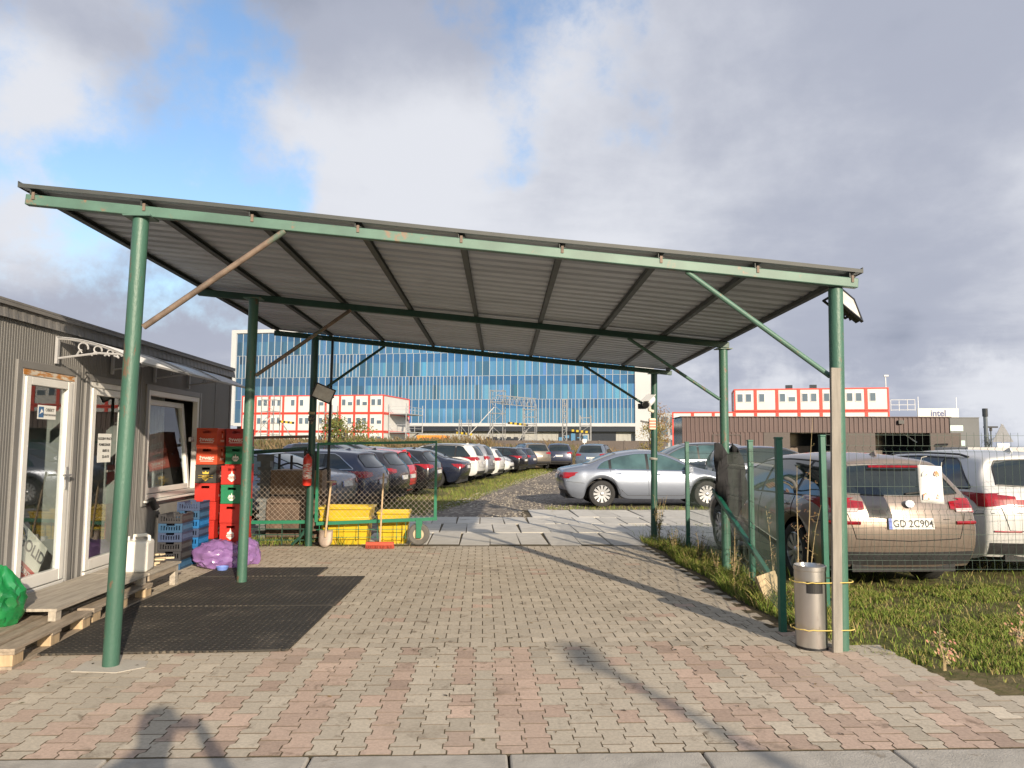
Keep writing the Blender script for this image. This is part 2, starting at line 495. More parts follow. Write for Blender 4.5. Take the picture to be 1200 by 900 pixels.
# braces
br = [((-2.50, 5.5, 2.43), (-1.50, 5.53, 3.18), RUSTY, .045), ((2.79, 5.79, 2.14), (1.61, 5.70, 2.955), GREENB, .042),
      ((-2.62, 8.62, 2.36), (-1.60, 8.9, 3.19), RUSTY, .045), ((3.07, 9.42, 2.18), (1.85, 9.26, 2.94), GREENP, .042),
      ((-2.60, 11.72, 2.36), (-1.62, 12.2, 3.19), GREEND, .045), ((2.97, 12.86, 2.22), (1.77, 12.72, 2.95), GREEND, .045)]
for p, q, m, w in br:
    b = MB(); b.tube([p, V(p).lerp(V(q), .5), q], w / 2, 10); cpart('brace', b, m, smooth=True)
# rope and tape tied round posts
ROPE = mat('pale_rope', (.42, .40, .36), .9, var=.1)
b = MB()
for z in (1.335, 1.35, 1.36): b.tube([(3.0 + .068 * math.cos(a), 12.86 + .068 * math.sin(a), z + .006 * math.sin(a * 2)) for a in [i * math.pi / 8 for i in range(17)]], .005, 5)
cpart('rope', b, ROPE)

# ------------------------------------------------------------------ site cabin on the left
XW = -4.1; ZF = .20; ZT = 2.78; Y0, Y1 = 2.6, 12.2; XB = -6.6
cab = thing('site_cabin', 'grey ribbed metal site cabin with two white glazed doors and tilted window', 'cabin', (XW, 7.4, 0))
def kb(name, b, m, par=None, **k):
    o_ = V((XW, 7.4, 0))
    for i in range(len(b.v)): b.v[i] = b.v[i] - o_
    return b.build(name, m, par or cab, **k)
doors = [(6.70, 7.58, .20, 2.24), (7.84, 8.72, .20, 2.22)]
win = (9.22, 10.86, .88, 2.23)
def ribbed(b, y0, y1, z0, z1, x=XW):
    p = .036; n = max(1, round((y1 - y0) / p)); w = (y1 - y0) / n
    pr = []
    for i in range(n):
        for t, h in ((0, 0), (.6, 0), (.7, -.004), (.9, -.004)): pr.append((y0 + (i + t) * w, h))
    pr.append((y1, 0))
    vs = []; fs = []
    for y, h in pr: vs += [(x + h, y, z0), (x + h, y, z1)]
    for i in range(len(pr) - 1): fs.append((2 * i, 2 * i + 2, 2 * i + 3, 2 * i + 1))
    b.add(vs, fs)
b = MB()
tr = .07
ribbed(b, Y0, doors[0][0] - tr, ZF, ZT - .1)
ribbed(b, doors[0][0] - tr, doors[0][1] + tr, doors[0][3] + tr, ZT - .1)
ribbed(b, doors[0][1] + tr, doors[1][0] - tr, ZF, ZT - .1)
ribbed(b, doors[1][0] - tr, doors[1][1] + tr, doors[1][3] + tr, ZT - .1)
ribbed(b, doors[1][1] + tr, win[0] - tr, ZF, ZT - .1)
ribbed(b, win[0] - tr, win[1] + tr, win[3] + tr, ZT - .1)
ribbed(b, win[0] - tr, win[1] + tr, ZF, win[2] - tr)
ribbed(b, win[1] + tr, Y1 - .05, ZF, ZT - .1)
kb('wall', b, CLAD)
b = MB()
b.bx(XB, XW - .02, Y1 - .06, Y1, ZF, ZT); b.bx(XB, XW - .02, Y0, Y0 + .06, ZF, ZT); b.bx(XB, XB + .06, Y0 + .07, Y1 - .07, ZF, ZT - .02)
b.bx(XW - .018, XW + .012, Y1 - .055, Y1 + .01, ZF - .1, ZT - .1)
kb('end_wall', b, CLAD)
for y in (4.55, 6.0, 7.71, 9.02, 11.5):
    b = MB(); b.bx(XW, XW + .006, y - .006, y + .006, ZF, ZT - .14); kb('panel_joint', b, TRIMD)
b = MB(); b.bx(XB, XW - .03, Y0 + .07, Y1 - .07, ZF - .02, ZF + .02)
kb('floor', b, mat('cabin_lino', (.12, .1, .085), .5))
b = MB(); b.bx(XB + .1, XW - .06, Y0 + .1, Y1 - .1, ZF - .2, ZF - .025); b.bx(XW - .05, XW - .003, Y0, Y1, ZF - .13, ZF - .003)
kb('plinth', b, TRIMD)
# inside lining, ceiling and a partition so the doors look into a room
b = MB(); b.bx(XB + .1, XW - .07, Y0 + .1, Y1 - .1, 2.45, 2.5)
kb('ceiling', b, mat('cabin_ceiling', (.3, .3, .29), .8))
b = MB(); b.bx(XB + .3, XW - .1, 7.66, 7.74, ZF + .03, 2.44); b.bx(XB + .3, XW - .1, 9.0, 9.06, ZF + .03, 2.44)
b.bx(-5.6, -5.55, 4.0, 7.6, ZF + .03, 2.44); b.bx(-5.5, -5.45, 7.8, 8.95, ZF + .03, 2.44)
kb('partition', b, mat('cabin_partition', (.2, .21, .2), .7, var=.3, scale=2))
# roof and fascia
b = MB(); b.bx(XB - .05, XW + .05, Y0 - .05, Y1 + .03, ZT - .03, ZT)
kb('roof', b, ROOFD)
b = MB()
vs = []; fs = []
n = 0
y = Y0 - .05
pr = []
while y < Y1 + .03:
    for t, h in ((0, 0), (.05, 0), (.07, .004), (.11, .004)): pr.append((y + t, h))
    y += .13
for y_, h in pr: vs += [(XW + .035 + h, y_, ZT - .135), (XW + .02 + h, y_, ZT - .032)]
for i in range(len(pr) - 1): fs.append((2 * i, 2 * i + 2, 2 * i + 3, 2 * i + 1))
b.add(vs, fs); b.bx(XW - .02, XW + .05, Y0 - .06, Y1 + .035, ZT + .003, ZT + .022)
kb('roof_fascia', b, ROOFD)
PVCR = mat('rusty_door_head', (.55, .5, .42), .5, dirt=(.42, .17, .03), dlo=.42, dhi=.55, dscale=14, var=.1, stretch=(1, .5, 2))
def trim(y0, y1, z0, z1, bottom=False):
    b = MB(); e = tr
    b.bx(XW - .03, XW + .02, y0 - e, y0, z0 - (e if bottom else 0), z1 + e); b.bx(XW - .03, XW + .02, y1, y1 + e, z0 - (e if bottom else 0), z1 + e)
    b.bx(XW - .03, XW + .018, y0, y1, z1, z1 + e)
    if bottom: b.bx(XW - .03, XW + .018, y0, y1, z0 - e, z0)
    return b
for i, (y0, y1, z0, z1) in enumerate(doors):
    kb('door_surround', trim(y0, y1, z0, z1), TRIMD, bevel=.004)
    b = MB(); f = .06; x0, x1 = XW - .05, XW + .008
    b.bx(x0, x1, y0, y0 + f, z0, z1); b.bx(x0, x1, y1 - f, y1, z0, z1); b.bx(x0, x1 - .001, y0 + f, y1 - f, z1 - f, z1); b.bx(x0, x1 + .02, y0 + f, y1 - f, z0, z0 + .045)
    dr = kb('door', b, PVC, bevel=.005)
    # leaf
    g = .075; a0, a1, c0, c1 = y0 + f + .006, y1 - f - .006, z0 + .055, z1 - f - .006
    b = MB(); x0, x1 = XW - .045, XW + .022
    b.bx(x0, x1, a0, a0 + g, c0, c1); b.bx(x0, x1, a1 - g, a1, c0, c1); b.bx(x0, x1 - .002, a0 + g, a1 - g, c1 - g, c1); b.bx(x0, x1 - .002, a0 + g, a1 - g, c0, c0 + .11)
    lf_ = kb('door_leaf', b, PVC, bevel=.006); lf_.parent = dr
    b = MB(); b.bx(XW - .022, XW - .012, a0 + g - .01, a1 - g + .01, c0 + .1, c1 - g + .01)
    gl = kb('glass_pane', b, GLASSD); gl.parent = dr
    b = MB(); yy = a1 - g / 2
    b.bx(XW + .022, XW + .03, yy - .016, yy + .016, 1.12, 1.34); b.bar((XW + .03, yy, 1.26), (XW + .07, yy, 1.26), .018, .018); b.bar((XW + .066, yy + .008, 1.26), (XW + .066, yy - .12, 1.26), .02, .02)
    h = kb('handle', b, STEEL if i else GALV); h.parent = dr
    if i == 0:
        b = MB(); b.bx(XW + .0085, XW + .0105, y0 + .03, y1 - .02, z1 - .055, z1 - .005)
        r_ = kb('rust_stain', b, PVCR); r_.parent = dr
# window: fixed frame and a tilted sash
y0, y1, z0, z1 = win
kb('window_surround', trim(y0, y1, z0, z1, True), TRIMD, bevel=.004)
b = MB(); f = .065; x0, x1 = XW - .06, XW + .01
b.bx(x0, x1, y0, y0 + f, z0, z1); b.bx(x0, x1, y1 - f, y1, z0, z1); b.bx(x0, x1 - .001, y0 + f, y1 - f, z1 - f, z1); b.bx(x0, x1 - .001, y0 + f, y1 - f, z0, z0 + f)
b.bx(XW + .0, XW + .06, y0 - .03, y1 + .03, z0 - .03, z0 - .003)
wf = kb('window', b, PVC, bevel=.005)
# sash hinged at its far lower edge, leaning into the room
T = Matrix.Translation((XW - .03, 0, z0 + f + .005)) @ Matrix.Rotation(R(-6.5), 4, 'Y')
def sb(b, *a): b.bx(*a, T)
b = MB(); a0, a1, hh = y0 + f + .01, y1 - f - .14, z1 - z0 - 2 * f - .03; g = .07
sb(b, -.03, .03, a0, a0 + g, 0, hh); sb(b, -.03, .03, a1 - g, a1, 0, hh); sb(b, -.03, .028, a0 + g, a1 - g, hh - g, hh); sb(b, -.03, .028, a0 + g, a1 - g, 0, g)
s_ = kb('sash', b, PVC, bevel=.005); s_.parent = wf
b = MB(); sb(b, -.006, .006, a0 + g - .01, a1 - g + .01, g - .01, hh - g + .01)
s_ = kb('glass_pane', b, GLASSD); s_.parent = wf
b = MB(); b.bx(XW - .05, XW - .02, y1 - f - .13, y1 - f - .002, 1.6, 1.66)
s_ = kb('latch', b, PVC); s_.parent = wf
b = MB()   # pale curtain inside
n = 26; vs = []; fs = []
for i in range(n + 1):
    yy = 10.25 + i * .018; x = XW - .42 + .02 * math.sin(i * 1.3)
    vs += [(x, yy, .95), (x - .02, yy, 2.3)]
for i in range(n): fs.append((2 * i, 2 * i + 2, 2 * i + 3, 2 * i + 1))
b.add(vs, fs); c_ = kb('curtain', b, mat('pale_curtain', (.5, .52, .52), .9)); c_.modifiers.new('s', 'SOLIDIFY').thickness = .003
# notices on the doors
PAPER = mat('white_paper', (.74, .74, .71), .7, var=.03)
INK = mat('black_ink', (.03, .03, .03), .7)
INKB = mat('blue_print', (.05, .13, .28), .6)
def wall_M(y, z, x): return basis((0, 1, 0), (0, 0, 1), (1, 0, 0), (x, y, z))
n1 = thing('door_notice', 'small white label with blue square behind the glass of the nearer door', 'notice', (XW - .010, 7.15, 1.86))
b = MB(); b.bx(0, .002, -.145, .145, -.065, .065); b.build('label_sheet', PAPER, n1)
b = MB(); b.bx(.0025, .0035, -.135, -.055, -.05, .05)
sq = b.build('blue_emblem', INKB, n1)
b = MB(); b.prism([(-.12, -.02), (-.09, .03), (-.065, .0), (-.09, -.005)], .004, .0048, basis((0, 1, 0), (0, 0, 1), (1, 0, 0), (0, 0, 0))); o = b.build('emblem_shape', PAPER, sq)
text('lettering', 'OBIEKT', .042, basis((0, 1, 0), (0, 0, 1), (1, 0, 0), (.003, .045, .022)), INK, n1, .0006)
text('lettering', 'MONITOROWANY', .026, basis((0, 1, 0), (0, 0, 1), (1, 0, 0), (.003, .045, -.025)), INK, n1, .0006)
n2 = thing('door_notice', 'white paper notice with four printed lines behind the glass of the farther door', 'notice', (XW - .010, 8.25, 1.52))
b = MB(); b.bx(0, .002, -.14, .14, -.155, .155); b.build('label_sheet', PAPER, n2)
for k, s in enumerate(('GODZINY PRACY', 'PONIEDZIAŁEK', '08:00-16', '22-64-76')):
    text('lettering', s, .036 if k < 2 else .04, basis((0, 1, 0), (0, 0, 1), (1, 0, 0), (.003, .0 if k < 2 else .03, .10 - k * .065)), INK, n2, .0006, bold=.0012)
# tilted SOLID board leaning inside the nearer door
sg = thing('leaning_sign', 'grey and red lettered board with shield emblem leaning tilted inside the nearer door', 'sign', (XW - .055, 7.02, .56)); sg.scale = (.78, .78, .78)
sg.rotation_euler = (0, R(-4), 0)
sb_ = basis((0, math.cos(R(-38)), math.sin(R(-38))), (0, -math.sin(R(-38)), math.cos(R(-38))), (1, 0, 0), (0, 0, 0))
BOARD = mat('sign_board', (.75, .72, .62), .6, var=.06); INKG = mat('grey_letter', (.1, .1, .1), .6)
b = MB(); b.bx(-.33, .33, -.10, .26, 0, .012, sb_); b.build('board', BOARD, sg)
b = MB(); b.bx(-.33, .33, -.26, -.103, 0, .013, sb_); rb = b.build('red_band', mat('sign_red', (.5, .04, .03), .5), sg)
text('lettering', 'SOLID', .19, sb_ @ Matrix.Translation((.085, .09, .0135)), INKG, sg, .001, bold=.004)
text('lettering', 'SECURITY', .085, sb_ @ Matrix.Translation((.06, -.185, .0145)), PAPER, sg, .001, bold=.001)
b = MB()
b.prism([(-.29, .20), (-.22, .225), (-.15, .20), (-.155, .08), (-.22, .0), (-.285, .08)], .0125, .014, sb_); em = b.build('shield_emblem', INKG, sg)
b = MB()
for k in range(3): b.prism([(-.27, .17 - k * .045), (-.22, .195 - k * .045), (-.17, .17 - k * .045), (-.17, .15 - k * .045), (-.22, .172 - k * .045), (-.27, .15 - k * .045)], .0145, .016, sb_)
b.build('shield_stripes', mat('sign_yellow', (.5, .36, .05), .5), em)
# bits inside
b = MB()
b.tube([(0, 0, 0), (0, 0, .22), (0, 0, .26), (0, 0, .31)], [.06, .06, .02, .018], 14)
o = b.build('bottle', mat('green_bottle', (.02, .2, .06), .2), smooth=True, loc=(XW - .18, 7.18, .222)); tag(o, 'green bottle on the floor inside the nearer door', 'bottle')

# ------------------------------------------------------------------ door canopy
can = thing('door_canopy', 'white curved door canopy with scrolled grey side brackets on the cabin wall', 'canopy', (XW, 8.8, 2.35))
BRK = mat('grey_cast_bracket', (.34, .34, .345), .45, var=.06)
def arc(t):   # t 0 at wall, 1 at the front edge
    return V((.035 + .76 * t, 0, .235 - .22 * t ** 1.9))
for y in (-1.60, -.53, .53, 1.6):
    b = MB()
    b.bx(.014, .04, y - .018, y + .018, -.02, .24)
    b.tube([arc(i / 10) + V((0, y, -.012)) for i in range(11)], .014, 6)
    b.tube([V((.03, y, .03)), V((.2, y, .055)), V((.42, y, .085)), V((.62, y, .075)), arc(.97) + V((0, y, -.012))], .011, 6)
    for cx, r in ((.26, .055), (.40, .045), (.52, .033), (.61, .024)):
        cz = arc((cx - .035) / .76).z - r - .02
        b.tube([(cx + r * (1 - a / 9) * math.cos(a) * 1.0, y, cz + r * (1 - a / 9) * math.sin(a)) for a in [math.pi * 1.5 - i * .42 for i in range(13)]][::1], .008, 5)
        b.tube([(cx - .05, y, .06), (cx - .02, y, cz - r * .4), (cx, y, cz - r)], .009, 5)
    b.build('bracket', BRK, can, smooth=True)
b = MB(); vs = []; fs = []
for i in range(15):
    p = arc(i / 14 * 1.06)
    vs += [(p.x, -1.63, p.z), (p.x, 1.63, p.z)]
for i in range(14): fs.append((2 * i, 2 * i + 2, 2 * i + 3, 2 * i + 1))
b.add(vs, fs)
PC, nt, bs = _nt('milky_polycarbonate')
bs.inputs['Base Color'].default_value = (.75, .76, .78, 1); bs.inputs['Roughness'].default_value = .25
tr_ = nt.nodes.new('ShaderNodeBsdfTranslucent'); tr_.inputs[0].default_value = (.8, .82, .85, 1)
mx = nt.nodes.new('ShaderNodeMixShader'); mx.inputs[0].default_value = .45
nt.links.new(bs.outputs[0], mx.inputs[1]); nt.links.new(tr_.outputs[0], mx.inputs[2]); nt.links.new(mx.outputs[0], nt.nodes['Material Output'].inputs[0])
o = b.build('canopy_sheet', PC, can, smooth=True); o.modifiers.new('s', 'SOLIDIFY').thickness = .004
b = MB()
for y in (-.53, .53): b.tube([arc(i / 10 * 1.06) + V((0, y, .008)) for i in range(11)], .008, 5)
p = arc(1.06); b.bar((p.x, -1.63, p.z), (p.x, 1.63, p.z), .012, .02)
b.build('sheet_joint', BRK, can)
# small black outdoor lamp under the window
wl = thing('wall_lamp', 'small black cylindrical wall lamp under the near corner of the cabin window', 'wall lamp', (XW + .01, 9.3, .84))
b = MB(); b.bx(0, .02, -.03, .03, -.04, .04); b.bar((.02, 0, 0), (.07, 0, -.01), .02, .02); b.build('bracket', BLACK, wl)
b = MB(); b.tube([(.07, -.05, .05), (.10, .03, -.06)], .045, 14); b.build('lamp_body', BLACK, wl, smooth=True)
b = MB(); b.tube([(.100, .03, -.06), (.103, .038, -.071)], .04, 14); b.build('lens', GALV, wl, smooth=True)
# ------------------------------------------------------------------ pallets, boards
def pallet(loc, rz, label):
    t = thing('pallet', label, 'pallet', loc, rz, 'wooden pallets in front of the cabin')
    for x in (-.34, 0, .34):
        for y in (-.525, 0, .525):
            b = MB(); b.bx(x - .05, x + .05, y - .07, y + .07, .022, .10); b.build('block', WOODN, t, bevel=.003)
    for x in (-.34, 0, .34):
        b = MB(); b.bx(x - .05, x + .05, -.6, .6, 0, .021); b.build('bottom_board', WOOD, t, bevel=.003)
    for y in (-.525, 0, .525):
        b = MB(); b.bx(-.4, .4, y - .07, y + .07, .101, .122); b.build('cross_board', WOOD, t, bevel=.003)
    for x, w in ((-.33, .145), (-.165, .1), (0, .145), (.165, .1), (.33, .145)):
        b = MB(); b.bx(x - w / 2, x + w / 2, -.6, .6, .123, .144 + rnd.uniform(-.002, .002)); b.build('deck_board', WOOD, t, bevel=.003)
    return t
pallet((-3.68, 5.98, 0), R(4), 'weathered wooden pallet nearest the camera, under the green bag')
pallet((-3.76, 7.28, 0), R(1), 'weathered wooden pallet half under the low board, behind the nearer pallet')
bd = thing('board_platform', 'low grey board platform along the cabin wall, carrying the white jerrycan', 'platform', (-3.70, 7.55, 0))
b = MB(); b.bx(-.30, .30, -1.35, .28, .222, .246); b.build('board', WOODX, bd, bevel=.003)
b = MB(); b.bx(-.29, .31, .29, 1.10, .222, .246); b.build('board', WOODX, bd, bevel=.003)
for x, y in ((.26, -1.3), (-.25, -1.3), (.26, .22), (-.25, .22), (.26, 1.03), (-.25, 1.03)):
    b = MB(); b.bx(x - .03, x + .03, y - .04, y + .04, .145 if y < 0.3 else 0, .2215); b.build('leg', WOODX, bd)
b = MB(); b.bx(.28, .30, .32, .98, .16, .2215); b.build('side_rail', WOOD, bd)

# ------------------------------------------------------------------ jerrycan
JC = mat('milky_plastic', (.72, .70, .64), .45, var=.05, spec=.4)
jc = thing('jerrycan', 'milky white plastic jerrycan standing on the board by the cabin', 'jerrycan', (-3.60, 7.98, .246), R(8))
b = MB(); b.bx(-.15, .15, -.13, .13, 0, .32); b.build('body', JC, jc, bevel=.03, seg=4, smooth=True)
b = MB(); b.tube([(-.02, 0, .31), (-.02, 0, .365), (.09, 0, .372), (.125, 0, .355), (.13, 0, .31)], .018, 10); b.build('handle', JC, jc, smooth=True)
b = MB(); b.tube([(-.09, 0, .31), (-.09, 0, .36)], .03, 16); b.build('cap', WHITE, jc, smooth=True)

# ------------------------------------------------------------------ plastic bags
def bag(name, label, cat, loc, dims, m, seed, knot=True, parent=None):
    rr = random.Random(seed)
    bm = bmesh.new(); bmesh.ops.create_icosphere(bm, subdivisions=4, radius=1)
    off = V((rr.uniform(-9, 9),) * 3)
    for v in bm.verts:
        p = v.co.copy()
        n1 = noise.noise(p * 1.1 + off); w_ = noise.noise_vector(p * 1.5 + off) * .5; n2 = abs(noise.noise(V((p.x * 2.6, p.y * 2.6, p.z * .9)) + w_ + off)); n3 = abs(noise.noise(V((p.x * 3.5, p.y * 3.5, p.z * 6)) + w_ * 2 + off * 2))
        cv = noise.voronoi(p * 2.7 + w_ + off)[0]; k = 1 + .20 * n1 + .36 * (cv[0] - .40) - .10 * n2 + rr.uniform(-.022, .022)
        q = p * k
        if q.z < -.75: q.z = -.75
        if knot and p.z > .55:
            s = (p.z - .55) / .45; q.x *= 1 - .55 * s; q.y *= 1 - .55 * s; q.z += .25 * s
        v.co = V((q.x * dims[0] / 2, q.y * dims[1] / 2, (q.z + .75) * dims[2] / 1.95))
    me = bpy.data.meshes.new(name); bm.to_mesh(me); bm.free()
    me.polygons.foreach_set('use_smooth', [True] * len(me.polygons)); me.set_sharp_from_angle(angle=R(34)); me.materials.append(m)
    o = bpy.data.objects.new(name, me); COL.objects.link(o); o.location = loc
    if label: tag(o, label, cat)
    if parent: o.parent = parent
    return o
PURP = mat('purple_bag_plastic', (.21, .115, .29), .25, var=.15, scale=9, spec=.7)
GBAG = mat('green_bag_plastic', (.010, .16, .045), .22, var=.25, scale=7, spec=.8)
bag('plastic_bag', 'stuffed purple plastic bag lying in front of the red crates', 'bag', (-3.37, 9.72, .0), (.58, .46, .38), PURP, 4, False)
bag('plastic_bag', 'small purple plastic bag tucked behind the large purple one by the crates', 'bag', (-3.08, 9.98, .0), (.34, .34, .38), PURP, 8, False)
bag('plastic_bag', 'shiny green plastic bag standing on the pallet nearest the camera', 'bag', (-3.80, 6.10, .144), (.36, .34, .44), GBAG, 5)
# blue bowls
BLUEB = mat('blue_bowl_plastic', (.16, .25, .62), .4)
for x, y, l in ((-3.83, 9.52, 'small blue plastic bowl by the foot of the blue crates'), (-3.19, 9.42, 'small blue plastic bowl in front of the purple bag')):
    b = MB(); b.lathe([(.001, .006), (.045, .006), (.072, .06), (.078, .06), (.05, 0), (.001, 0)], 22)
    o = b.build('pet_bowl', BLUEB, smooth=True, loc=(x, y, .0)); tag(o, l, 'bowl', 'blue bowls by the crates')
# rags / scraps on the board
b = MB()
for i in range(7):
    a = rnd.uniform(-.4, .4); M = Matrix.Translation((rnd.uniform(-.08, .08), rnd.uniform(-.16, .16), .012 + i * .014)) @ Matrix.Rotation(a, 4, 'Z')
    b.bx(-.10, .10, -.03, .03, -.007, .007, M)
o = b.build('firewood_scraps', mat('pale_timber', (.55, .45, .3), .8), loc=(-3.62, 8.46, .246)); tag(o, 'small heap of pale wood scraps on the board beside the jerrycan', 'wood scraps', kind='stuff')

# ------------------------------------------------------------------ crates
def cmat(n, c, rough=.45): return mat(n, c, rough, var=.07, scale=5, dirt=tuple(x * .6 for x in c), dlo=.62, dhi=.8)
CR = {'orange': cmat('orange_crate', (.50, .06, .02)), 'black': cmat('black_crate', (.035, .035, .032)), 'red': cmat('red_crate', (.43, .022, .014)),
      'green': cmat('green_crate', (.01, .17, .075)), 'dark red': cmat('dark_red_crate', (.36, .022, .018))}
LOGO_W = mat('white_print', (.7, .68, .62), .5); LOGO_Y = mat('yellow_print', (.6, .42, .06), .5); LOGO_S = mat('pink_print', (.62, .42, .36), .5)
FX = lambda y, z, x=0: basis((1, 0, 0), (0, 0, 1), (0, -1, 0), (x, y, z))   # front face frame
SX = lambda x, y, z: basis((0, 1, 0), (0, 0, 1), (1, 0, 0), (x, y, z))
CW, CD, CH = .285, .39, .256
def crate_mesh(b, W, D, H, hole=True):
    t = .012
    # floor, corner columns, walls with a hand hole
    b.bx(-W / 2, W / 2, -D / 2, D / 2, 0, .012)
    hz0, hz1, hw = H - .075, H - .04, .055
    for sy in (-1, 1):
        y0, y1 = sorted((sy * D / 2, sy * (D / 2 - t)))
        b.bx(-W / 2, W / 2, y0, y1, .0125, hz0); b.bx(-W / 2, -hw, y0, y1, hz0, hz1); b.bx(hw, W / 2, y0, y1, hz0, hz1); b.bx(-W / 2, W / 2, y0, y1, hz1, H - .004)
    for sx in (-1, 1):
        x0, x1 = sorted((sx * W / 2, sx * (W / 2 - t)))
        a, c = -D / 2 + t, D / 2 - t
        b.bx(x0, x1, a, c, .0125, hz0); b.bx(x0, x1, a, -hw * .7, hz0, hz1); b.bx(x0, x1, hw * .7, c, hz0, hz1); b.bx(x0, x1, a, c, hz1, H - .004)
    # rims and corner ribs
    for z0, z1 in ((H - .022, H - .006), (.006, .018)):
        b.bx(-W / 2 - .003, W / 2 + .003, -D / 2 - .003, -D / 2 - .0005, z0, z1); b.bx(W / 2 + .0005, W / 2 + .003, -D / 2, D / 2, z0, z1)
    for k in range(1, 4): b.bx(-W / 2 + t, W / 2 - t, -D / 2 + D * k / 4 - .003, -D / 2 + D * k / 4 + .003, .0125, H * .7)
    b.bx(-.003, .003, -D / 2 + t, D / 2 - t, .0126, H * .72)
    return b
_cm = crate_mesh(MB(), CW, CD, CH)
def crate(loc, rz, colour, logo, label, group):
    b = MB(); b.v = list(_cm.v); b.f = list(_cm.f); b.tint = list(_cm.tint)
    t = b.build('beer_crate', CR[colour], loc=loc, rz=rz, bevel=.003, seg=1)
    tag(t, label, 'crate', group)
    fy = -CD / 2 - .0032; sx = CW / 2 + .0032
    if logo == 'word':
        text('lettering', 'ŻYWIEC', .055, FX(fy, .085), LOGO_W, t, .0008, bold=.0015)
        b = MB(); b.bx(-.09, .09, fy, fy + .001, .045, .052); b.build('logo_line', LOGO_W, t)
        text('lettering', 'ŻYWIEC', .042, SX(sx, 0, .07), LOGO_S, t, .0008, bold=.001)
        b = MB(); b.prism([(-.02, .12), (.02, .12), (.0, .185)], 0, .001, SX(sx, 0, 0)); b.build('crown_logo', LOGO_S, t)
    elif logo == 'crest':
        for M, s in ((FX(fy, .10), 1.0), (SX(sx, 0, .10), .9)):
            b = MB(); b.prism([(-.055 * s, -.02), (.055 * s, -.02), (.04 * s, .03), (.012 * s, .045), (0, .09), (-.012 * s, .045), (-.04 * s, .03)], 0, .001, M); b.prism([(-.05 * s, -.028), (0, -.065), (.05 * s, -.028)], 0, .001, M)
            b.build('crest_logo', LOGO_W, t)
            text('lettering', 'WARKA', .034 * s, M @ Matrix.Translation((0, -.002, .002)), CR['red'], t, .0006, bold=.001)
    elif logo == 'column':
        text('lettering', 'TYSKIE', .046, SX(sx, 0, .075), LOGO_W, t, .0008, bold=.001)
        b = MB(); b.prism([(-.012, .125), (.012, .125), (.016, .16), (0, .185), (-.016, .16)], 0, .001, SX(sx, 0, 0)); b.build('crown_logo', LOGO_W, t)
    elif logo == 'anchor':
        for M, m in ((FX(fy, .095), LOGO_Y), (SX(sx, 0, .095), LOGO_S)):
            b = MB(); b.prism([(-.04, .03), (-.045, .065), (-.02, .05), (0, .075), (.02, .05), (.045, .065), (.04, .03)], 0, .001, M)
            b.prism([(-.045, -.03), (.045, -.03), (.02, -.055), (0, -.07), (-.02, -.055)], 0, .001, M); b.bx(-.1, .1, .008, .012, 0, .001, M); b.bx(-.1, .1, -.02, -.016, 0, .001, M)
            b.build('emblem_logo', m, t)
            text('lettering', 'KSIĄŻĘCE', .022, M @ Matrix.Translation((0, -.004, 0)), m, t, .0008, bold=.0008)
    elif logo == 'hop':
        for M in (FX(fy, .085), SX(sx, 0, .085)):
            b = MB(); b.prism([(-.05, -.01), (-.03, .035), (-.01, .02), (0, .06), (.012, .02), (.035, .03), (.05, -.01), (.02, -.045), (-.02, -.045)], 0, .001, M); b.build('leaf_logo', LOGO_W, t)
            text('lettering', 'LECH', .034, M @ Matrix.Translation((0, -.008, .002)), CR['green'], t, .0006, bold=.001)
    return t
GA = 'beer crates stacked against the cabin'
def ordn(i, n): return ['lowest', 'second from the bottom', 'third from the bottom', 'fourth from the bottom', 'fifth from the bottom', 'second from the top', 'topmost'][i] if n == 7 else ['lowest', 'second from the bottom', 'middle', 'second from the top', 'topmost'][i]
stA = [('black', 'anchor'), ('red', 'crest'), ('red', 'column'), ('red', 'column'), ('black', 'anchor'), ('orange', 'word'), ('orange', 'word')]
for i, (c, l) in enumerate(stA):
    crate((-3.84 + rnd.uniform(-.006, .006), 10.72 + rnd.uniform(-.006, .006), i * CH), R(rnd.uniform(-1, 1)), c, l, '%s beer crate, %s of the tall stack nearest the cabin window' % (c, ordn(i, 7)), GA)
stB = [('red', 'crest'), ('red', 'crest'), ('green', 'hop'), ('red', 'crest'), ('red', 'crest'), ('green', 'hop'), ('dark red', 'word')]
for i, (c, l) in enumerate(stB):
    crate((-3.53 + rnd.uniform(-.006, .006), 10.99 + rnd.uniform(-.006, .006), i * CH), R(rnd.uniform(-1, 1)), c, l, '%s beer crate, %s of the tall rear stack behind the others' % (c, ordn(i, 7)), GA)
stC = [('black', 'anchor'), ('red', 'crest'), ('red', 'column'), ('green', 'hop'), ('red', 'crest')]
for i, (c, l) in enumerate(stC):
    crate((-3.36 + rnd.uniform(-.006, .006), 10.36 + rnd.uniform(-.006, .006), i * CH), R(rnd.uniform(-1, 1)), c, l, '%s beer crate, %s of the five-high stack behind the second left post' % (c, ordn(i, 5)), GA)
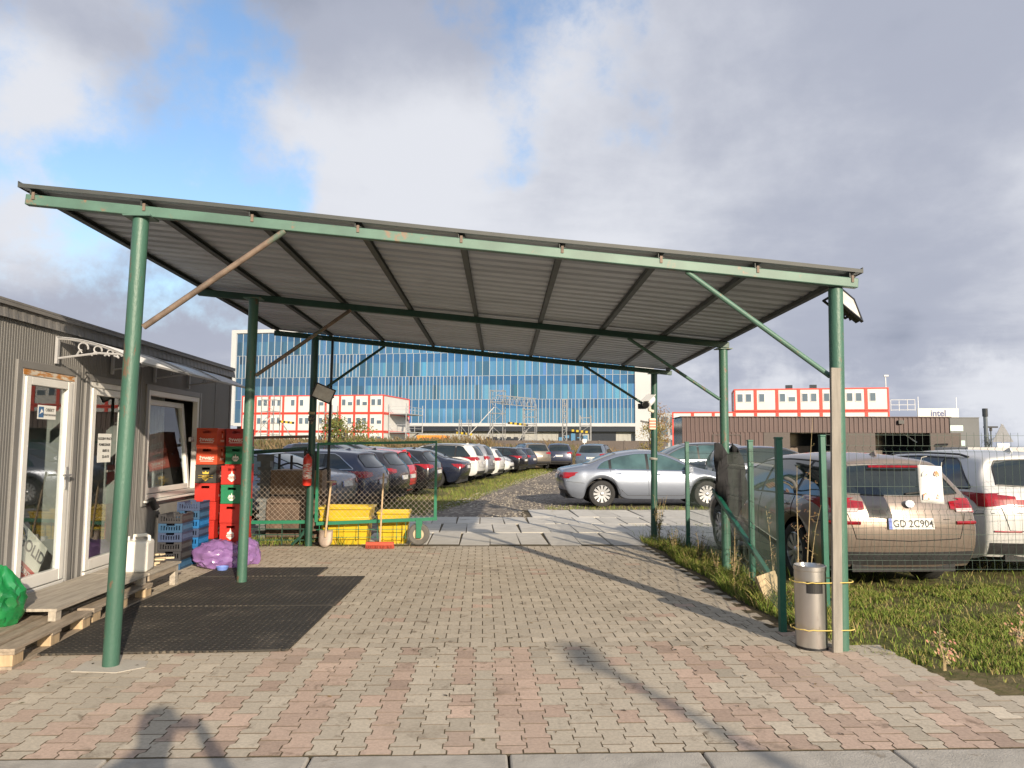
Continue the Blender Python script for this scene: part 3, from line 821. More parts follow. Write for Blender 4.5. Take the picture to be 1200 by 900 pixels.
# blue bread crates
BC = {'blue': cmat('blue_bread_crate', (.025, .075, .15)), 'bright blue': cmat('bright_blue_bread_crate', (.012, .12, .32)), 'black': cmat('black_bread_crate', (.035, .035, .04)), 'dark blue': cmat('dark_blue_bread_crate', (.04, .06, .12))}
def bread(loc, c, label, group, H=.118, W=.27, D=.40):
    b = MB(); t = .012
    b.bx(-W / 2, W / 2, -D / 2, D / 2, 0, .01)
    for sy in (-1, 1):
        y0, y1 = sorted((sy * D / 2, sy * (D / 2 - t)))
        b.bx(-W / 2, W / 2, y0, y1, .0105, .03); b.bx(-W / 2, -.05, y0, y1, H - .03, H - .006); b.bx(.05, W / 2, y0, y1, H - .03, H - .006); b.bx(-.06, .06, y0, y1, H - .045, H - .031)
        n = 9
        for k in range(n):
            x = -W / 2 + .012 + (W - .024) * k / (n - 1); b.bx(x - .0075, x + .0075, y0, y1, .03, H - .03)
    for sx in (-1, 1):
        x0, x1 = sorted((sx * W / 2, sx * (W / 2 - t))); a, cc = -D / 2 + t, D / 2 - t
        b.bx(x0, x1, a, cc, .0105, .03); b.bx(x0, x1, a, cc, H - .03, H - .006)
        n = 12
        for k in range(n):
            y = a + .008 + (cc - a - .016) * k / (n - 1); b.bx(x0, x1, y - .007, y + .007, .03, H - .03)
    for sx in (-1, 1): b.bx(sx * W / 2 - .012, sx * W / 2 + .012, -D / 2 - .004, -D / 2 + .01, .004, H - .004)
    o = b.build('bread_crate', BC[c], loc=loc, rz=R(rnd.uniform(-1.5, 1.5))); tag(o, label, 'crate', group)
GB = 'slatted bread crates stacked beside the jerrycan'
seqD = ['blue', 'black', 'black', 'dark blue', 'blue', 'blue', 'black']
nm = ['lowest', 'second from the bottom', 'third from the bottom', 'middle', 'third from the top', 'second from the top', 'topmost']
for i in range(6):
    bread((-3.88, 9.70, i * .115 + (0.0)), seqD[i] if i < 5 else 'black', '%s slatted bread crate, %s of the nearer bread stack' % (seqD[i] if i < 5 else 'black', ['lowest', 'second from the bottom', 'third from the bottom', 'third from the top', 'second from the top', 'topmost'][i]), GB)
seqE = ['bright blue', 'bright blue', 'bright blue', 'dark blue', 'bright blue', 'blue', 'dark blue']
for i in range(7):
    bread((-3.85, 10.18, i * .115), seqE[i], '%s slatted bread crate, %s of the farther taller bread stack' % (seqE[i], nm[i]), GB)

# ------------------------------------------------------------------ fire extinguisher
fe = thing('fire_extinguisher', 'red fire extinguisher with white label hung on the rear left post', 'extinguisher', (-2.69, 11.60, .93))
b = MB(); b.lathe([(.001, 0), (.06, .004), (.068, .03), (.068, .40), (.055, .445), (.025, .47), (.022, .49)], 24); b.build('cylinder', REDP, fe, smooth=True)
b = MB(); b.lathe([(.0695, .10), (.0695, .34)], 24); b.build('label_band', mat('extinguisher_label', (.6, .5, .46), .5, dirt=(.55, .05, .03), dlo=.5, dhi=.52, dscale=22, stretch=(.6, .6, 2.5)), fe, smooth=True)
b = MB(); b.bx(-.025, .025, -.02, .02, .49, .52); b.bar((0, -.01, .53), (.0, -.12, .56), .022, .012); b.bar((0, -.01, .515), (.0, -.11, .51), .02, .01); b.build('valve', BLACK, fe)
b = MB(); b.tube([(.03, 0, .5), (.09, 0, .46), (.10, 0, .3), (.085, 0, .12)], .01, 8); b.build('hose', BLACK, fe, smooth=True)
st = thing('post_sticker', 'small dark shield sticker on the rear left post above the extinguisher', 'sticker', (-2.66, 11.655, 1.95))
b = MB(); b.prism([(-.05, .06), (.05, .06), (.05, -.01), (0, -.08), (-.05, -.01)], 0, .004, FX(0, 0)); b.build('sticker_sheet', mat('sticker_print', (.25, .2, .12), .6, dirt=(.03, .03, .03), dlo=.45, dhi=.5, dscale=20), st)
b = MB(); b.bx(-.052, .052, -.002, .002, .085, .125); b.build('yellow_strip', mat('sticker_strip', (.35, .28, .14), .6), st)

# ------------------------------------------------------------------ floodlights and camera
def flood(loc, rot, label, s=1.0):
    t = thing('floodlight', label, 'floodlight', loc); t.rotation_euler = rot
    b = MB(); w, h = .15 * s, .11 * s
    b.bx(-w, w, .012, .05, -h, h); b.bx(-w - .012, w + .012, -.012, .0118, -h - .012, -h + .008); b.bx(-w - .012, w + .012, -.012, .0118, h - .008, h + .012); b.bx(-w - .012, -w + .008, -.012, .0119, -h + .0082, h - .0082); b.bx(w - .008, w + .012, -.012, .0119, -h + .0082, h - .0082)
    for k in range(6): b.bx(-w + .03 + k * .045 * s, -w + .036 + k * .045 * s, .05, .075, -h + .02, h - .02)
    b.build('housing', BLACK, t, bevel=.004)
    b = MB(); b.bx(-w + .0085, w - .0085, -.004, .003, -h + .0085, h - .0085); b.build('lens', mat('lamp_reflector', (.55, .54, .50), .4, var=.2, scale=10), t)
    b = MB(); b.tube([(-w - .02, .03, 0), (-w - .02, .12, 0), (w + .02, .12, 0), (w + .02, .03, 0)], .012, 6); b.build('bracket', BLACK, t)
    return t
flood((-2.47, 11.58, 2.36), (R(12), R(22), R(18)), 'black framed floodlight with pale lens on the rear left post')
flood((3.02, 5.92, 2.77), (R(-25), R(18), R(35)), 'dark floodlight hung behind the front right post under the roof corner', 1.05)
cc = thing('security_camera', 'white tubular security camera with dark lens on the rear right post', 'camera', (2.90, 12.72, 2.33), R(-30))
b = MB(); b.tube([(0, -.14, -.05), (0, .2, .07)], .075, 18); b.build('camera_body', WHITE, cc, smooth=True)
b = MB(); b.tube([(0, -.185, -.066), (0, -.138, -.049)], .055, 18); b.build('lens', BLACK, cc, smooth=True)
b = MB(); b.bx(-.082, .082, -.2, .22, .035, .045, Matrix.Rotation(R(19.5), 4, 'X') @ Matrix.Translation((0, 0, .04))); b.build('sun_shield', WHITE, cc, bevel=.003)
b = MB(); b.tube([(0, .02, -.05), (0, .03, -.14), (.04, .1, -.16)], .03, 10); b.build('bracket', mat('beige_plastic', (.55, .5, .4), .5), cc, smooth=True)
b = MB(); b.bx(-.17, -.05, -.10, .02, -.12, -.03); b.build('junction_box', BLACK, cc, bevel=.008)
sn = thing('alarm_siren', 'small pale siren with red stripes fixed below the camera', 'siren', (2.96, 12.76, 1.95))
b = MB(); b.bx(-.06, .06, -.05, .03, -.10, .10); b.build('siren_case', mat('siren_case', (.62, .52, .38), .5), sn, bevel=.02, seg=3)
SIR = mat('siren_stripe', (.35, .08, .05), .5)
for z in (-.05, .0, .05):
    b = MB(); b.bx(-.0605, .0605, -.0515, -.02, z - .014, z + .012); b.build('stripe', SIR, sn)
b = MB(); b.bar((-.06, 0, .02), (-.2, 0, .05), .03, .03); b.build('bracket', BLACK, sn)
# cable conduit by the rear left post
b = MB(); b.tube([(0, 0, .1), (0, 0, 1.5), (.015, 0, 3.25)], .022, 8)
o = b.build('pipe', BLACK, smooth=True, loc=(-2.42, 11.86, 0)); tag(o, 'thin black vertical pipe standing beside the rear left post', 'pipe')

# ------------------------------------------------------------------ gate and fence beside it
def mesh_net(b, x0, x1, z0, z1, y, p=.085, r=.0017):
    # two families of diagonal wires clipped to the rectangle
    for sgn in (1, -1):
        k = -math.ceil((z1 - z0) / p) - 1
        while True:
            xa = x0 + k * p
            if xa > x1 + (z1 - z0): break
            pa = (xa, z0) if sgn > 0 else (xa, z1)
            dz = (z1 - z0)
            pb = (xa + dz, z1) if sgn > 0 else (xa + dz, z0)
            ta = max(0, (x0 - pa[0]) / dz); tb = min(1, (x1 - pa[0]) / dz)
            if tb > ta + .01:
                f = lambda t: (pa[0] + (pb[0] - pa[0]) * t, y + sgn * .0015, pa[1] + (pb[1] - pa[1]) * t)
                b.tube([f(ta), f(tb)], r, 4, caps=False)
            k += 1
WIRE = mat('net_wire', (.42, .36, .30), .55, metal=.2, var=.15)
gt = thing('sliding_gate', 'green tube gate with wire netting on a wheel, standing open', 'gate', (-1.62, 11.78, 0))
b = MB()
b.tube([(-.95, 0, .36), (-.95, 0, 1.575), (.90, 0, 1.615), (.90, 0, .40)], .034, 4); b.build('gate_frame', GATEP, gt)
b = MB(); b.tube([(-.95, 0, .335), (.62, 0, .40), (.93, 0, .415)], .036, 4); b.build('bottom_rail', GATEP, gt)
b = MB(); mesh_net(b, -.93, .88, .40, 1.16, 0); b.build('wire_netting', WIRE, gt)
b = MB()
for z in (.12, .24): b.bar((-.95, 0, z), (.45, 0, z + .01), .008, .008)
for x in (-.9, -.6, -.3, 0, .3, .44): b.bar((x, 0, .1), (x, 0, .37), .008, .008)
b.build('lower_bars', GATEP, gt)
b = MB(); b.bx(.60, .70, -.055, .055, .30, .40); b.bx(.61, .69, -.075, -.06, .12, .34); b.bx(.61, .69, .06, .075, .12, .34); b.build('wheel_fork', GATEP, gt)
def wheel_mesh(b, r, w, M=None): b.lathe([(r * .5, -w * .42), (r * .86, -w / 2), (r * .97, -w * .36), (r, 0), (r * .97, w * .36), (r * .86, w / 2), (r * .5, w * .42)], 28, M)
MY = basis((1, 0, 0), (0, 0, 1), (0, -1, 0), (.645, 0, .175))
b = MB(); wheel_mesh(b, .172, .10, MY); wh = b.build('wheel', mat('dusty_rubber', (.10, .095, .088), .9, var=.2), gt, smooth=True)
b = MB(); b.lathe([(.001, -.03), (.05, -.035), (.075, -.028), (.09, -.03), (.09, .03), (.075, .028), (.05, .035), (.001, .03)], 24, MY); b.build('rim', mat('cream_rim', (.42, .36, .24), .6, dirt=(.2, .13, .08)), wh, smooth=True)

fx = thing('wire_fence', 'green framed netting fence left of the rear left post', 'fence', (-3.2, 11.80, 0))
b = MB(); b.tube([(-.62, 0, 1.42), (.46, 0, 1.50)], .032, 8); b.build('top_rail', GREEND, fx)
b = MB(); b.tube([(-.62, 0, 1.66), (.46, 0, 1.69)], .024, 8); b.build('upper_rail', RUSTY, fx)
b = MB(); b.tube([(-.62, 0, .35), (.46, 0, .36)], .036, 4); b.build('bottom_rail', GATEP, fx)
b = MB(); mesh_net(b, -.62, .46, .38, 1.16, 0); b.build('wire_netting', WIRE, fx)
b = MB(); b.bar((.48, .0, .0), (.48, 0, 1.2), .035, .035, (0, 1, 0)); b.build('fence_post', RUSTY, fx)
b = MB()
for z in (.08, .16, .25): b.bar((-.62, 0, z), (.6, 0, z), .012, .012)
for x in (-.6, -.25, .1, .38): b.bar((x, 0, 0), (x, 0, .34), .012, .012)
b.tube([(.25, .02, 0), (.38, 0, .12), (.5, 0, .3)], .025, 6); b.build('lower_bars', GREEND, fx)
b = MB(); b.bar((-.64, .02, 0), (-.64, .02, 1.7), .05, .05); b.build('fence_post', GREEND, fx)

# brown skip with black forks behind the fence
BRN = mat('brown_steel', (.10, .065, .045), .7, var=.35, scale=3, dirt=(.2, .14, .1), dlo=.6, dhi=.75, bump=.2)
sk = thing('steel_skip', 'brown rusty steel skip with black fork bars behind the netting', 'skip', (-3.05, 12.75, 0))
b = MB(); b.prism([(-.42, .05), (.50, .05), (.55, .72), (-.42, .72)], -.35, .35, basis((1, 0, 0), (0, 0, 1), (0, -1, 0), (0, 0, 0))); b.build('skip_body', BRN, sk, bevel=.01)
b = MB(); b.bx(-.42, .42, -.36, .36, .74, 1.14); b.build('upper_box', mat('brown_board', (.2, .135, .085), .8, var=.3, scale=3), sk, bevel=.01)
b = MB(); b.bx(-.45, .55, -.40, -.365, .60, .68); b.bx(-.45, .55, -.40, -.365, .04, .10)
for x in (-.43, .15, .53): b.bx(x - .03, x + .03, -.39, -.362, .10, .6)
b.build('stiffener', BRN, sk)
for x in (-.3, -.1, .12, .30, .5):
    b = MB(); b.tube([(x, -.30, 1.15), (x, -.30, 1.15 + .28 + .06 * math.sin(x * 9))], .022, 8); b.build('fork_bar', BLACK, sk, smooth=True)
b = MB(); b.tube([(-.3 + i * .1, -.30, 1.2 + .06 * math.sin(i * .75)) for i in range(9)], .016, 6); b.build('fork_brace', BLACK, sk)
b = MB(); b.bx(-.62, -.46, -.25, -.1, .0, 1.3); b.bx(-.68, -.40, -.26, -.24, 1.28, 1.4)
for k in range(9): b.bx(-.66, -.43, -.28, -.26, .1 + k * .13, .15 + k * .13)
b.build('grey_mast', mat('mast_grey', (.14, .15, .15), .6, var=.3), sk)

# ------------------------------------------------------------------ yellow grit bins
def grit(loc, w, d, h, label, rz=0):
    t = thing('grit_bin', label, 'bin', loc, rz, 'yellow grit bins behind the gate')
    b = MB(); k = .84
    vs = []; pr = [(k, 0), (.93, h * .62), (1.0, h * .64), (1.0, h * .70), (.95, h * .72), (1.0, h * .93), (1.06, h * .94), (1.06, h), (.96, h), (.78, .03)]
    for s, z in pr:
        for sx, sy in ((-1, -1), (1, -1), (1, 1), (-1, 1)): vs.append((sx * w / 2 * s, sy * d / 2 * s, z))
    fs = [(3, 2, 1, 0)]
    n = len(pr)
    for i in range(n - 1):
        for j in range(4): fs.append((i * 4 + j, i * 4 + (j + 1) % 4, i * 4 + 4 + (j + 1) % 4, i * 4 + 4 + j))
    fs.append(tuple((n - 1) * 4 + j for j in range(4)))
    b.add(vs, fs); b.build('tub', YELLOW, t, bevel=.012, seg=2, smooth=True)
    for x in (-.3, 0, .3):
        b = MB(); b.bx(x * w - .008, x * w + .008, -d / 2 * .99, -d / 2 * .86, .02, h * .6); b.build('rib', YELLOW, t)
    b = MB(); b.bx(-w * .44, w * .44, -d * .42, d * .42, h * .80, h * .86); b.build('grit_fill', mat('grit_sand', (.33, .3, .24), .9, var=.2, bump=.5), t)
    return t
grit((-2.16, 12.2, -.02), .80, .6, .60, 'larger yellow plastic grit bin behind the gate, next to the rear left post')
grit((-1.41, 12.22, -.02), .50, .5, .52, 'smaller yellow plastic grit bin behind the gate, near the gate wheel', R(2))
# shovel and broom
sh = thing('shovel', 'worn shovel with wooden handle leaning on the gate by the post', 'shovel', (-2.37, 11.50, 0))
b = MB(); b.tube([(0, 0, .16), (.03, .20, .98)], .016, 8); b.build('handle', WOODN, sh, smooth=True)
b = MB(); b.bar((-.045, .205, .99), (.115, .205, .985), .026, .026); b.build('grip', WOOD, sh, bevel=.006)
b = MB(); vs = []; fs = []
for i in range(7):
    for j in range(7):
        u = -1 + j / 3; v = i / 6
        w = .105 * (1 - .35 * max(0, .35 - v) / .35) if v < .35 else .105
        vs.append((u * w, .02 * u * u - .02 + v * .06, .01 + v * .25 + (.03 * u * u if i == 0 else 0)))
for i in range(6):
    for j in range(6): fs.append((i * 7 + j, i * 7 + j + 1, i * 7 + j + 8, i * 7 + j + 7))
b.add(vs, fs); o = b.build('blade', mat('shovel_steel', (.30, .24, .2), .6, metal=.3, var=.3), sh, smooth=True); o.modifiers.new('s', 'SOLIDIFY').thickness = .004
bm_ = thing('broom', 'broom with red bristle head and pale stick leaning on the gate', 'broom', (-1.53, 11.42, 0))
b = MB(); b.tube([(0, 0, .08), (.0, .30, 1.12)], .014, 8); b.build('handle', WOODN, bm_, smooth=True)
b = MB(); b.bx(-.21, .21, -.04, .04, .05, .10); b.build('head', mat('broom_red', (.42, .07, .035), .7), bm_, bevel=.006)
b = MB()
for i in range(36):
    for j in range(3):
        x = -.205 + i * .0117; y = -.03 + j * .03; b.bar((x, y, .055), (x + rnd.uniform(-.008, .008), y * 1.5, .002), .007, .007)
b.build('bristles', mat('bristle_red', (.34, .06, .035), .9), bm_)

# ------------------------------------------------------------------ right side: plank, bin, fence
pk = thing('wooden_plank', 'weathered wooden plank tied upright to the front right post', 'plank', (2.745, 5.715, 0))
pk.rotation_euler = (0, R(1.3), 0)
b = MB(); b.bx(-.037, .037, -.015, .015, 0, 2.2); b.build('plank', mat('plank_grey', (.235, .215, .185), .8, var=.2, scale=4, stretch=(8, 8, .7), bump=.3), pk, bevel=.003)
ROPEY = mat('yellow_cord', (.55, .42, .12), .8)
bn = thing('litter_bin', 'round brushed steel litter bin with dark slot tied to the post', 'bin', (2.615, 5.87, 0), R(-10))
b = MB(); b.lathe([(.001, .01), (.118, .01), (.12, .02), (.12, .60), (.124, .605), (.124, .635), (.117, .64), (.113, .62), (.105, .60), (.001, .595)], 40); b.build('bin_body', STEEL, bn, smooth=True, angle=30)
b = MB(); n = 8; vs = []; fs = []
for i in range(n + 1):
    a = R(-118 + 62 * i / n)
    vs += [(.1215 * math.cos(a), .1215 * math.sin(a), .435), (.1215 * math.cos(a), .1215 * math.sin(a), .525)]
for i in range(n): fs.append((2 * i, 2 * i + 2, 2 * i + 3, 2 * i + 1))
b.add(vs, fs); o = b.build('slot', BLACK, bn); o.modifiers.new('s', 'SOLIDIFY').thickness = .002
b = MB(); b.lathe([(.1205, .0), (.1235, .0), (.1235, .018), (.1205, .018)], 36); b.build('base_ring', BLACK, bn, smooth=True)
for z in (.16, .52):
    cd = thing('cord', 'yellow cord tied round the bin and post, %s of the two' % ('lower' if z < .3 else 'upper'), 'cord', (2.70, 5.8, z), group='yellow cords holding the bin')
    pts = []
    for a in range(100, 281, 15): pts.append((-.12 + .126 * math.cos(R(a)), .06 + .126 * math.sin(R(a)), .004 * math.sin(a)))
    for a in range(280, 441, 20): pts.append((.125 + .085 * math.cos(R(a)), -.01 + .10 * math.sin(R(a)), .012))
    b = MB(); b.tube([V(p) for p in pts], .0045, 5, closed=True); b.build('cord_loop', ROPEY, cd)
# fence posts, panels, welded wire
FG = mat('fence_green', (.012, .10, .066), .4, var=.12, dirt=(.1, .09, .06), dlo=.68, dhi=.8)
FW = mat('fence_wire_green', (.022, .05, .036), .5, var=.2)
def sq_post(b, x, y, h, w=.055): b.bx(x - w / 2, x + w / 2, y - w / 2, y + w / 2, -.05, h); b.bx(x - w / 2 - .004, x + w / 2 + .004, y - w / 2 - .004, y + w / 2 + .004, h + .0005, h + .018)
def panel(b, p0, p1, z0, z1, sp=.05, dy=0):
    p0 = V(p0); p1 = V(p1); d = (p1 - p0); Ln = d.length; d.normalize(); nrm = V((-d.y, d.x))
    hs = [z0, z0 + .2, z0 + .42, z0 + .62, z0 + .82, z0 + 1.02, z0 + 1.22, z1 - .03]
    folds = (z0 + .02, z0 + .52, z0 + .92, z1 - .06)
    k = 0
    n = int(Ln / sp)
    for i in range(n + 1):
        q = p0 + d * (i * Ln / n)
        pts = []
        for z in [z0, z0 + .10, z0 + .13, z0 + .16, z0 + .56, z0 + .59, z0 + .62, z1 - .2, z1 - .17, z1 - .14, z1]:
            o = .03 if z in (z0 + .13, z0 + .59, z1 - .17) else 0
            pts.append((q.x + nrm.x * o, q.y + nrm.y * o, z))
        b.tube(pts, .0017, 4, caps=False)
    for z, o in ((z0 + .01, 0), (z0 + .10, 0), (z0 + .16, 0), (z0 + .36, 0), (z0 + .56, 0), (z0 + .62, 0), (z0 + .85, 0), (z1 - .2, 0), (z1 - .14, 0), (z1 - .03, 0)):
        b.tube([(p0.x, p0.y, z), (p1.x, p1.y, z)], .0023, 4, caps=False)
fs1 = thing('mesh_fence', 'green welded wire fence on square posts along the right row', 'fence', (2.9, 8.8, 0))
def lp(b):
    for i in range(len(b.v)): b.v[i] = b.v[i] - V((2.9, 8.8, 0))
    return b
for x, y, h in ((3.13, 11.2, 1.62), (3.02, 8.23, 1.63), (2.585, 6.36, 1.64)):
    b = MB(); sq_post(b, x, y, h); lp(b).build('fence_post', FG, fs1, bevel=.004)
b = MB(); panel(b, (3.12, 11.15), (3.14, 9.5), .12, 1.5, .055); panel(b, (3.12, 9.35), (3.03, 8.28), .12, 1.5, .055); panel(b, (3.0, 8.2), (2.61, 6.40), .12, 1.55, .055)
lp(b).build('wire_panel', FW, fs1)
b = MB(); b.bar((3.02, 9.55, 1.0), (2.98, 7.1, .02), .05, .05); lp(b).build('brace', FG, fs1, bevel=.004)
fs2 = thing('mesh_fence', 'green welded wire fence panel in front of the beige and white cars', 'fence', (6.2, 7.5, 0))
b = MB()
for i in range(len(b.v)): pass
panel(b, (3.55, 7.5), (9.2, 7.5), .32, 1.73, .078)
for i in range(len(b.v)): b.v[i] = b.v[i] - V((6.2, 7.5, 0))
b.build('wire_panel', FW, fs2)
for x in (3.52, 6.35, 9.2):
    b = MB(); sq_post(b, x - 6.2, .03, 1.68); b.build('fence_post', FG, fs2, bevel=.004)
# white sheet hung on the fence
ss = thing('hanging_sheet', 'white plastic sheet with faded orange marks hung on the mesh fence', 'sheet', (4.60, 7.46, 1.20), 0)
b = MB(); vs = []; fs = []
for i in range(9):
    for j in range(7):
        u = j / 6; v = i / 8
        x = -.125 + u * .25 + .02 * (1 - v) ; z = -.19 + v * .385 - .015 * u
        vs.append((x, -.012 + .008 * math.sin(u * 7 + v * 3), z))
for i in range(8):
    for j in range(6): fs.append((i * 7 + j, i * 7 + j + 1, i * 7 + j + 8, i * 7 + j + 7))
b.add(vs, fs); o = b.build('sheet', WHITE, ss, smooth=True); o.modifiers.new('s', 'SOLIDIFY').thickness = .002
MK = mat('orange_print', (.62, .22, .1), .7, dirt=(.75, .7, .66), dlo=.45, dhi=.6, dscale=25)
for sx in (-1, 1):
    b = MB(); b.prism([(sx * .035, .10), (sx * .06, .14), (sx * .085, .11), (sx * .09, .075), (sx * .07, .085), (sx * .05, .08)][::sx], 0, .001, FX(-.024, 0)); b.build('orange_mark', MK, ss)
b = MB(); b.prism([(-.085, -.16), (-.02, -.16), (-.03, -.11), (-.06, -.09), (-.085, -.11)], 0, .001, FX(-.024, 0)); b.build('orange_mark', MK, ss)
b = MB(); b.prism([(.05, -.15), (.10, -.15), (.10, -.11), (.07, -.10)], 0, .001, FX(-.024, 0))
b.build('orange_mark', MK, ss)
b = MB(); b.tube([(-.10, .0, .19), (-.06, .02, .27), (.0, .03, .28)], .004, 5); b.tube([(.13, 0, .18), (.15, .02, .22)], .004, 5); b.build('tie_string', ROPE, ss)
# black cloth wrapped on the middle right post
b = MB(); vs = []; fs = []; n = 28; m_ = 22
for i in range(m_ + 1):
    v = i / m_; z = .60 + v * .92
    for j in range(n):
        a = 2 * math.pi * j / n
        r = .10 + .05 * math.sin(v * math.pi) + .03 * math.sin(a * 3 + v * 4) + .016 * math.sin(a * 7 - v * 9)
        if v < .35: r *= .35 + v * 1.85
        x = r * math.cos(a) * 1.25 + .05 * (1 - v)
        top = z + (.10 * math.sin(a * 2 + .8) if i == m_ else 0)
        vs.append((x, r * math.sin(a), top))
for i in range(m_):
    for j in range(n): fs.append((i * n + j, i * n + (j + 1) % n, i * n + n + (j + 1) % n, i * n + n + j))
b.add(vs, fs)
o = b.build('black_cloth', mat('black_fabric', (.018, .018, .02), .9, var=.3, scale=8), smooth=True, loc=(3.15, 9.40, 0)); o.modifiers.new('s', 'SOLIDIFY').thickness = .004
tag(o, 'black cloth bundled round the middle right post', 'cloth')
# wood offcut lying at the fence
b = MB(); b.bx(-.11, .11, -.02, .02, -.17, .17, Matrix.Rotation(R(-14), 4, 'Y'))
o = b.build('wood_offcut', mat('cork_wood', (.42, .33, .2), .85, var=.2, stretch=(6, 1, 1)), loc=(2.86, 7.3, .16)); o.rotation_euler = (R(-15), 0, R(12)); tag(o, 'pale wood offcut leaning in the weeds below the fence', 'wood')
# ------------------------------------------------------------------ cars
def lin(pts, x):
    if x <= pts[0][0]: return pts[0][1]
    for (a, b_), (c, d) in zip(pts, pts[1:]):
        if x <= c: return b_ + (d - b_) * (x - a) / max(1e-6, c - a)
    return pts[-1][1]
def sm(pts, x):   # smoothed profile
    return sum(lin(pts, x + d) * w for d, w in ((-.09, .25), (0, .5), (.09, .25)))

def paint(name, col, metal=.0, rough=.35, flake=.0):
    m = mat(name, col, rough, metal=metal, var=.03, scale=1.5, coat=.8)
    return m
CGLASS = mat('car_glass', (.012, .018, .018), .04, var=.3, scale=1.2, spec=.9)
CGLASST = mat('car_glass_teal', (.045, .085, .085), .04, var=.45, scale=1.6, spec=.9)
TAIL = mat('tail_lamp_red', (.24, .006, .010), .12, var=.25, scale=9, coat=.6)
LAMPW = mat('head_lamp', (.4, .42, .45), .1, metal=.5, var=.3, scale=12)
PLATE = mat('number_plate', (.55, .55, .52), .4, var=.04)
PLATEB = mat('plate_blue', (.02, .07, .35), .4)
RIM = mat('alloy_rim', (.42, .43, .44), .3, metal=.6, var=.08)
RIMD = mat('grey_rim', (.25, .255, .26), .4, metal=.6, var=.15)
GAP = mat('panel_gap_black', (.01, .01, .011), .7)
PLB = mat('dark_bumper_plastic', (.03, .03, .032), .6, var=.15)

SPEC = {
 'saloon': dict(L=4.83, W=1.86, wb=2.74, ro=1.10, wr=.345, sill=.22, belt=(.985, .90), tumble=.27,
    top=[(0, .975), (.10, 1.01), (.5, 1.07), (.80, 1.13), (1.15, 1.28), (1.55, 1.42), (2.05, 1.495), (2.45, 1.50), (2.75, 1.455), (3.1, 1.31), (3.55, 1.08), (3.72, 1.02), (4.2, .93), (4.6, .80), (4.83, .66)],
    rear=(.22, .07, 0, .03, .06), front=(.12, .02, .0, .10, .16), dlo=(.98, 3.42, .115, 1.15), pil=(1.32, 2.30), rw='top', rwx=(.72, 1.48), ws=(2.72, 3.62)),
 'wagon': dict(L=4.60, W=1.79, wb=2.65, ro=1.02, wr=.33, sill=.22, belt=(.98, .90), tumble=.29,
    top=[(0, 1.24), (.10, 1.34), (.4, 1.415), (1.0, 1.465), (1.7, 1.475), (2.3, 1.455), (2.55, 1.41), (2.9, 1.27), (3.35, 1.06), (3.5, 1.02), (4.0, .93), (4.4, .80), (4.6, .66)],
    rear=(.16, .04, .0, .06, .30), front=(.12, .02, .0, .10, .16), dlo=(.42, 3.25, .10, 1.0), pil=(1.02, 2.05), rw='back', ws=(2.5, 3.42)),
 'estate': dict(L=4.90, W=1.86, wb=2.95, ro=1.05, wr=.345, sill=.21, belt=(1.02, .93), tumble=.22,
    top=[(0, 1.27), (.10, 1.37), (.4, 1.43), (1.0, 1.475), (1.8, 1.49), (2.4, 1.47), (2.7, 1.42), (3.05, 1.28), (3.5, 1.08), (3.66, 1.03), (4.2, .95), (4.7, .80), (4.9, .66)],
    rear=(.16, .03, .0, .05, .36), front=(.10, .02, .0, .08, .14), dlo=(.45, 3.4, .10, .75), pil=(1.15, 2.25), rw='back', ws=(2.66, 3.57)),
 'suv': dict(L=4.62, W=1.87, wb=2.68, ro=.98, wr=.365, sill=.30, belt=(1.10, 1.02), tumble=.22,
    top=[(0, 1.42), (.10, 1.53), (.4, 1.60), (1.0, 1.65), (1.7, 1.66), (2.3, 1.63), (2.55, 1.58), (2.9, 1.43), (3.3, 1.20), (3.45, 1.14), (4.0, 1.06), (4.4, .95), (4.62, .80)],
    rear=(.14, .02, .0, .06, .26), front=(.10, .02, .0, .06, .10), dlo=(.42, 3.2, .10, 1.1), pil=(1.05, 2.05), rw='back', ws=(2.5, 3.38)),
 'hatch': dict(L=3.95, W=1.72, wb=2.48, ro=.68, wr=.30, sill=.21, belt=(.97, .89), tumble=.2,
    top=[(0, 1.26), (.10, 1.36), (.4, 1.43), (.9, 1.475), (1.4, 1.48), (1.9, 1.45), (2.1, 1.41), (2.45, 1.26), (2.85, 1.05), (2.98, 1.0), (3.4, .90), (3.8, .76), (3.95, .62)],
    rear=(.12, .02, .0, .04, .26), front=(.10, .02, .0, .09, .14), dlo=(.40, 2.75, .10, 1.1), pil=(.80, 1.70), rw='back', ws=(2.06, 2.92)),
}
_car = {}
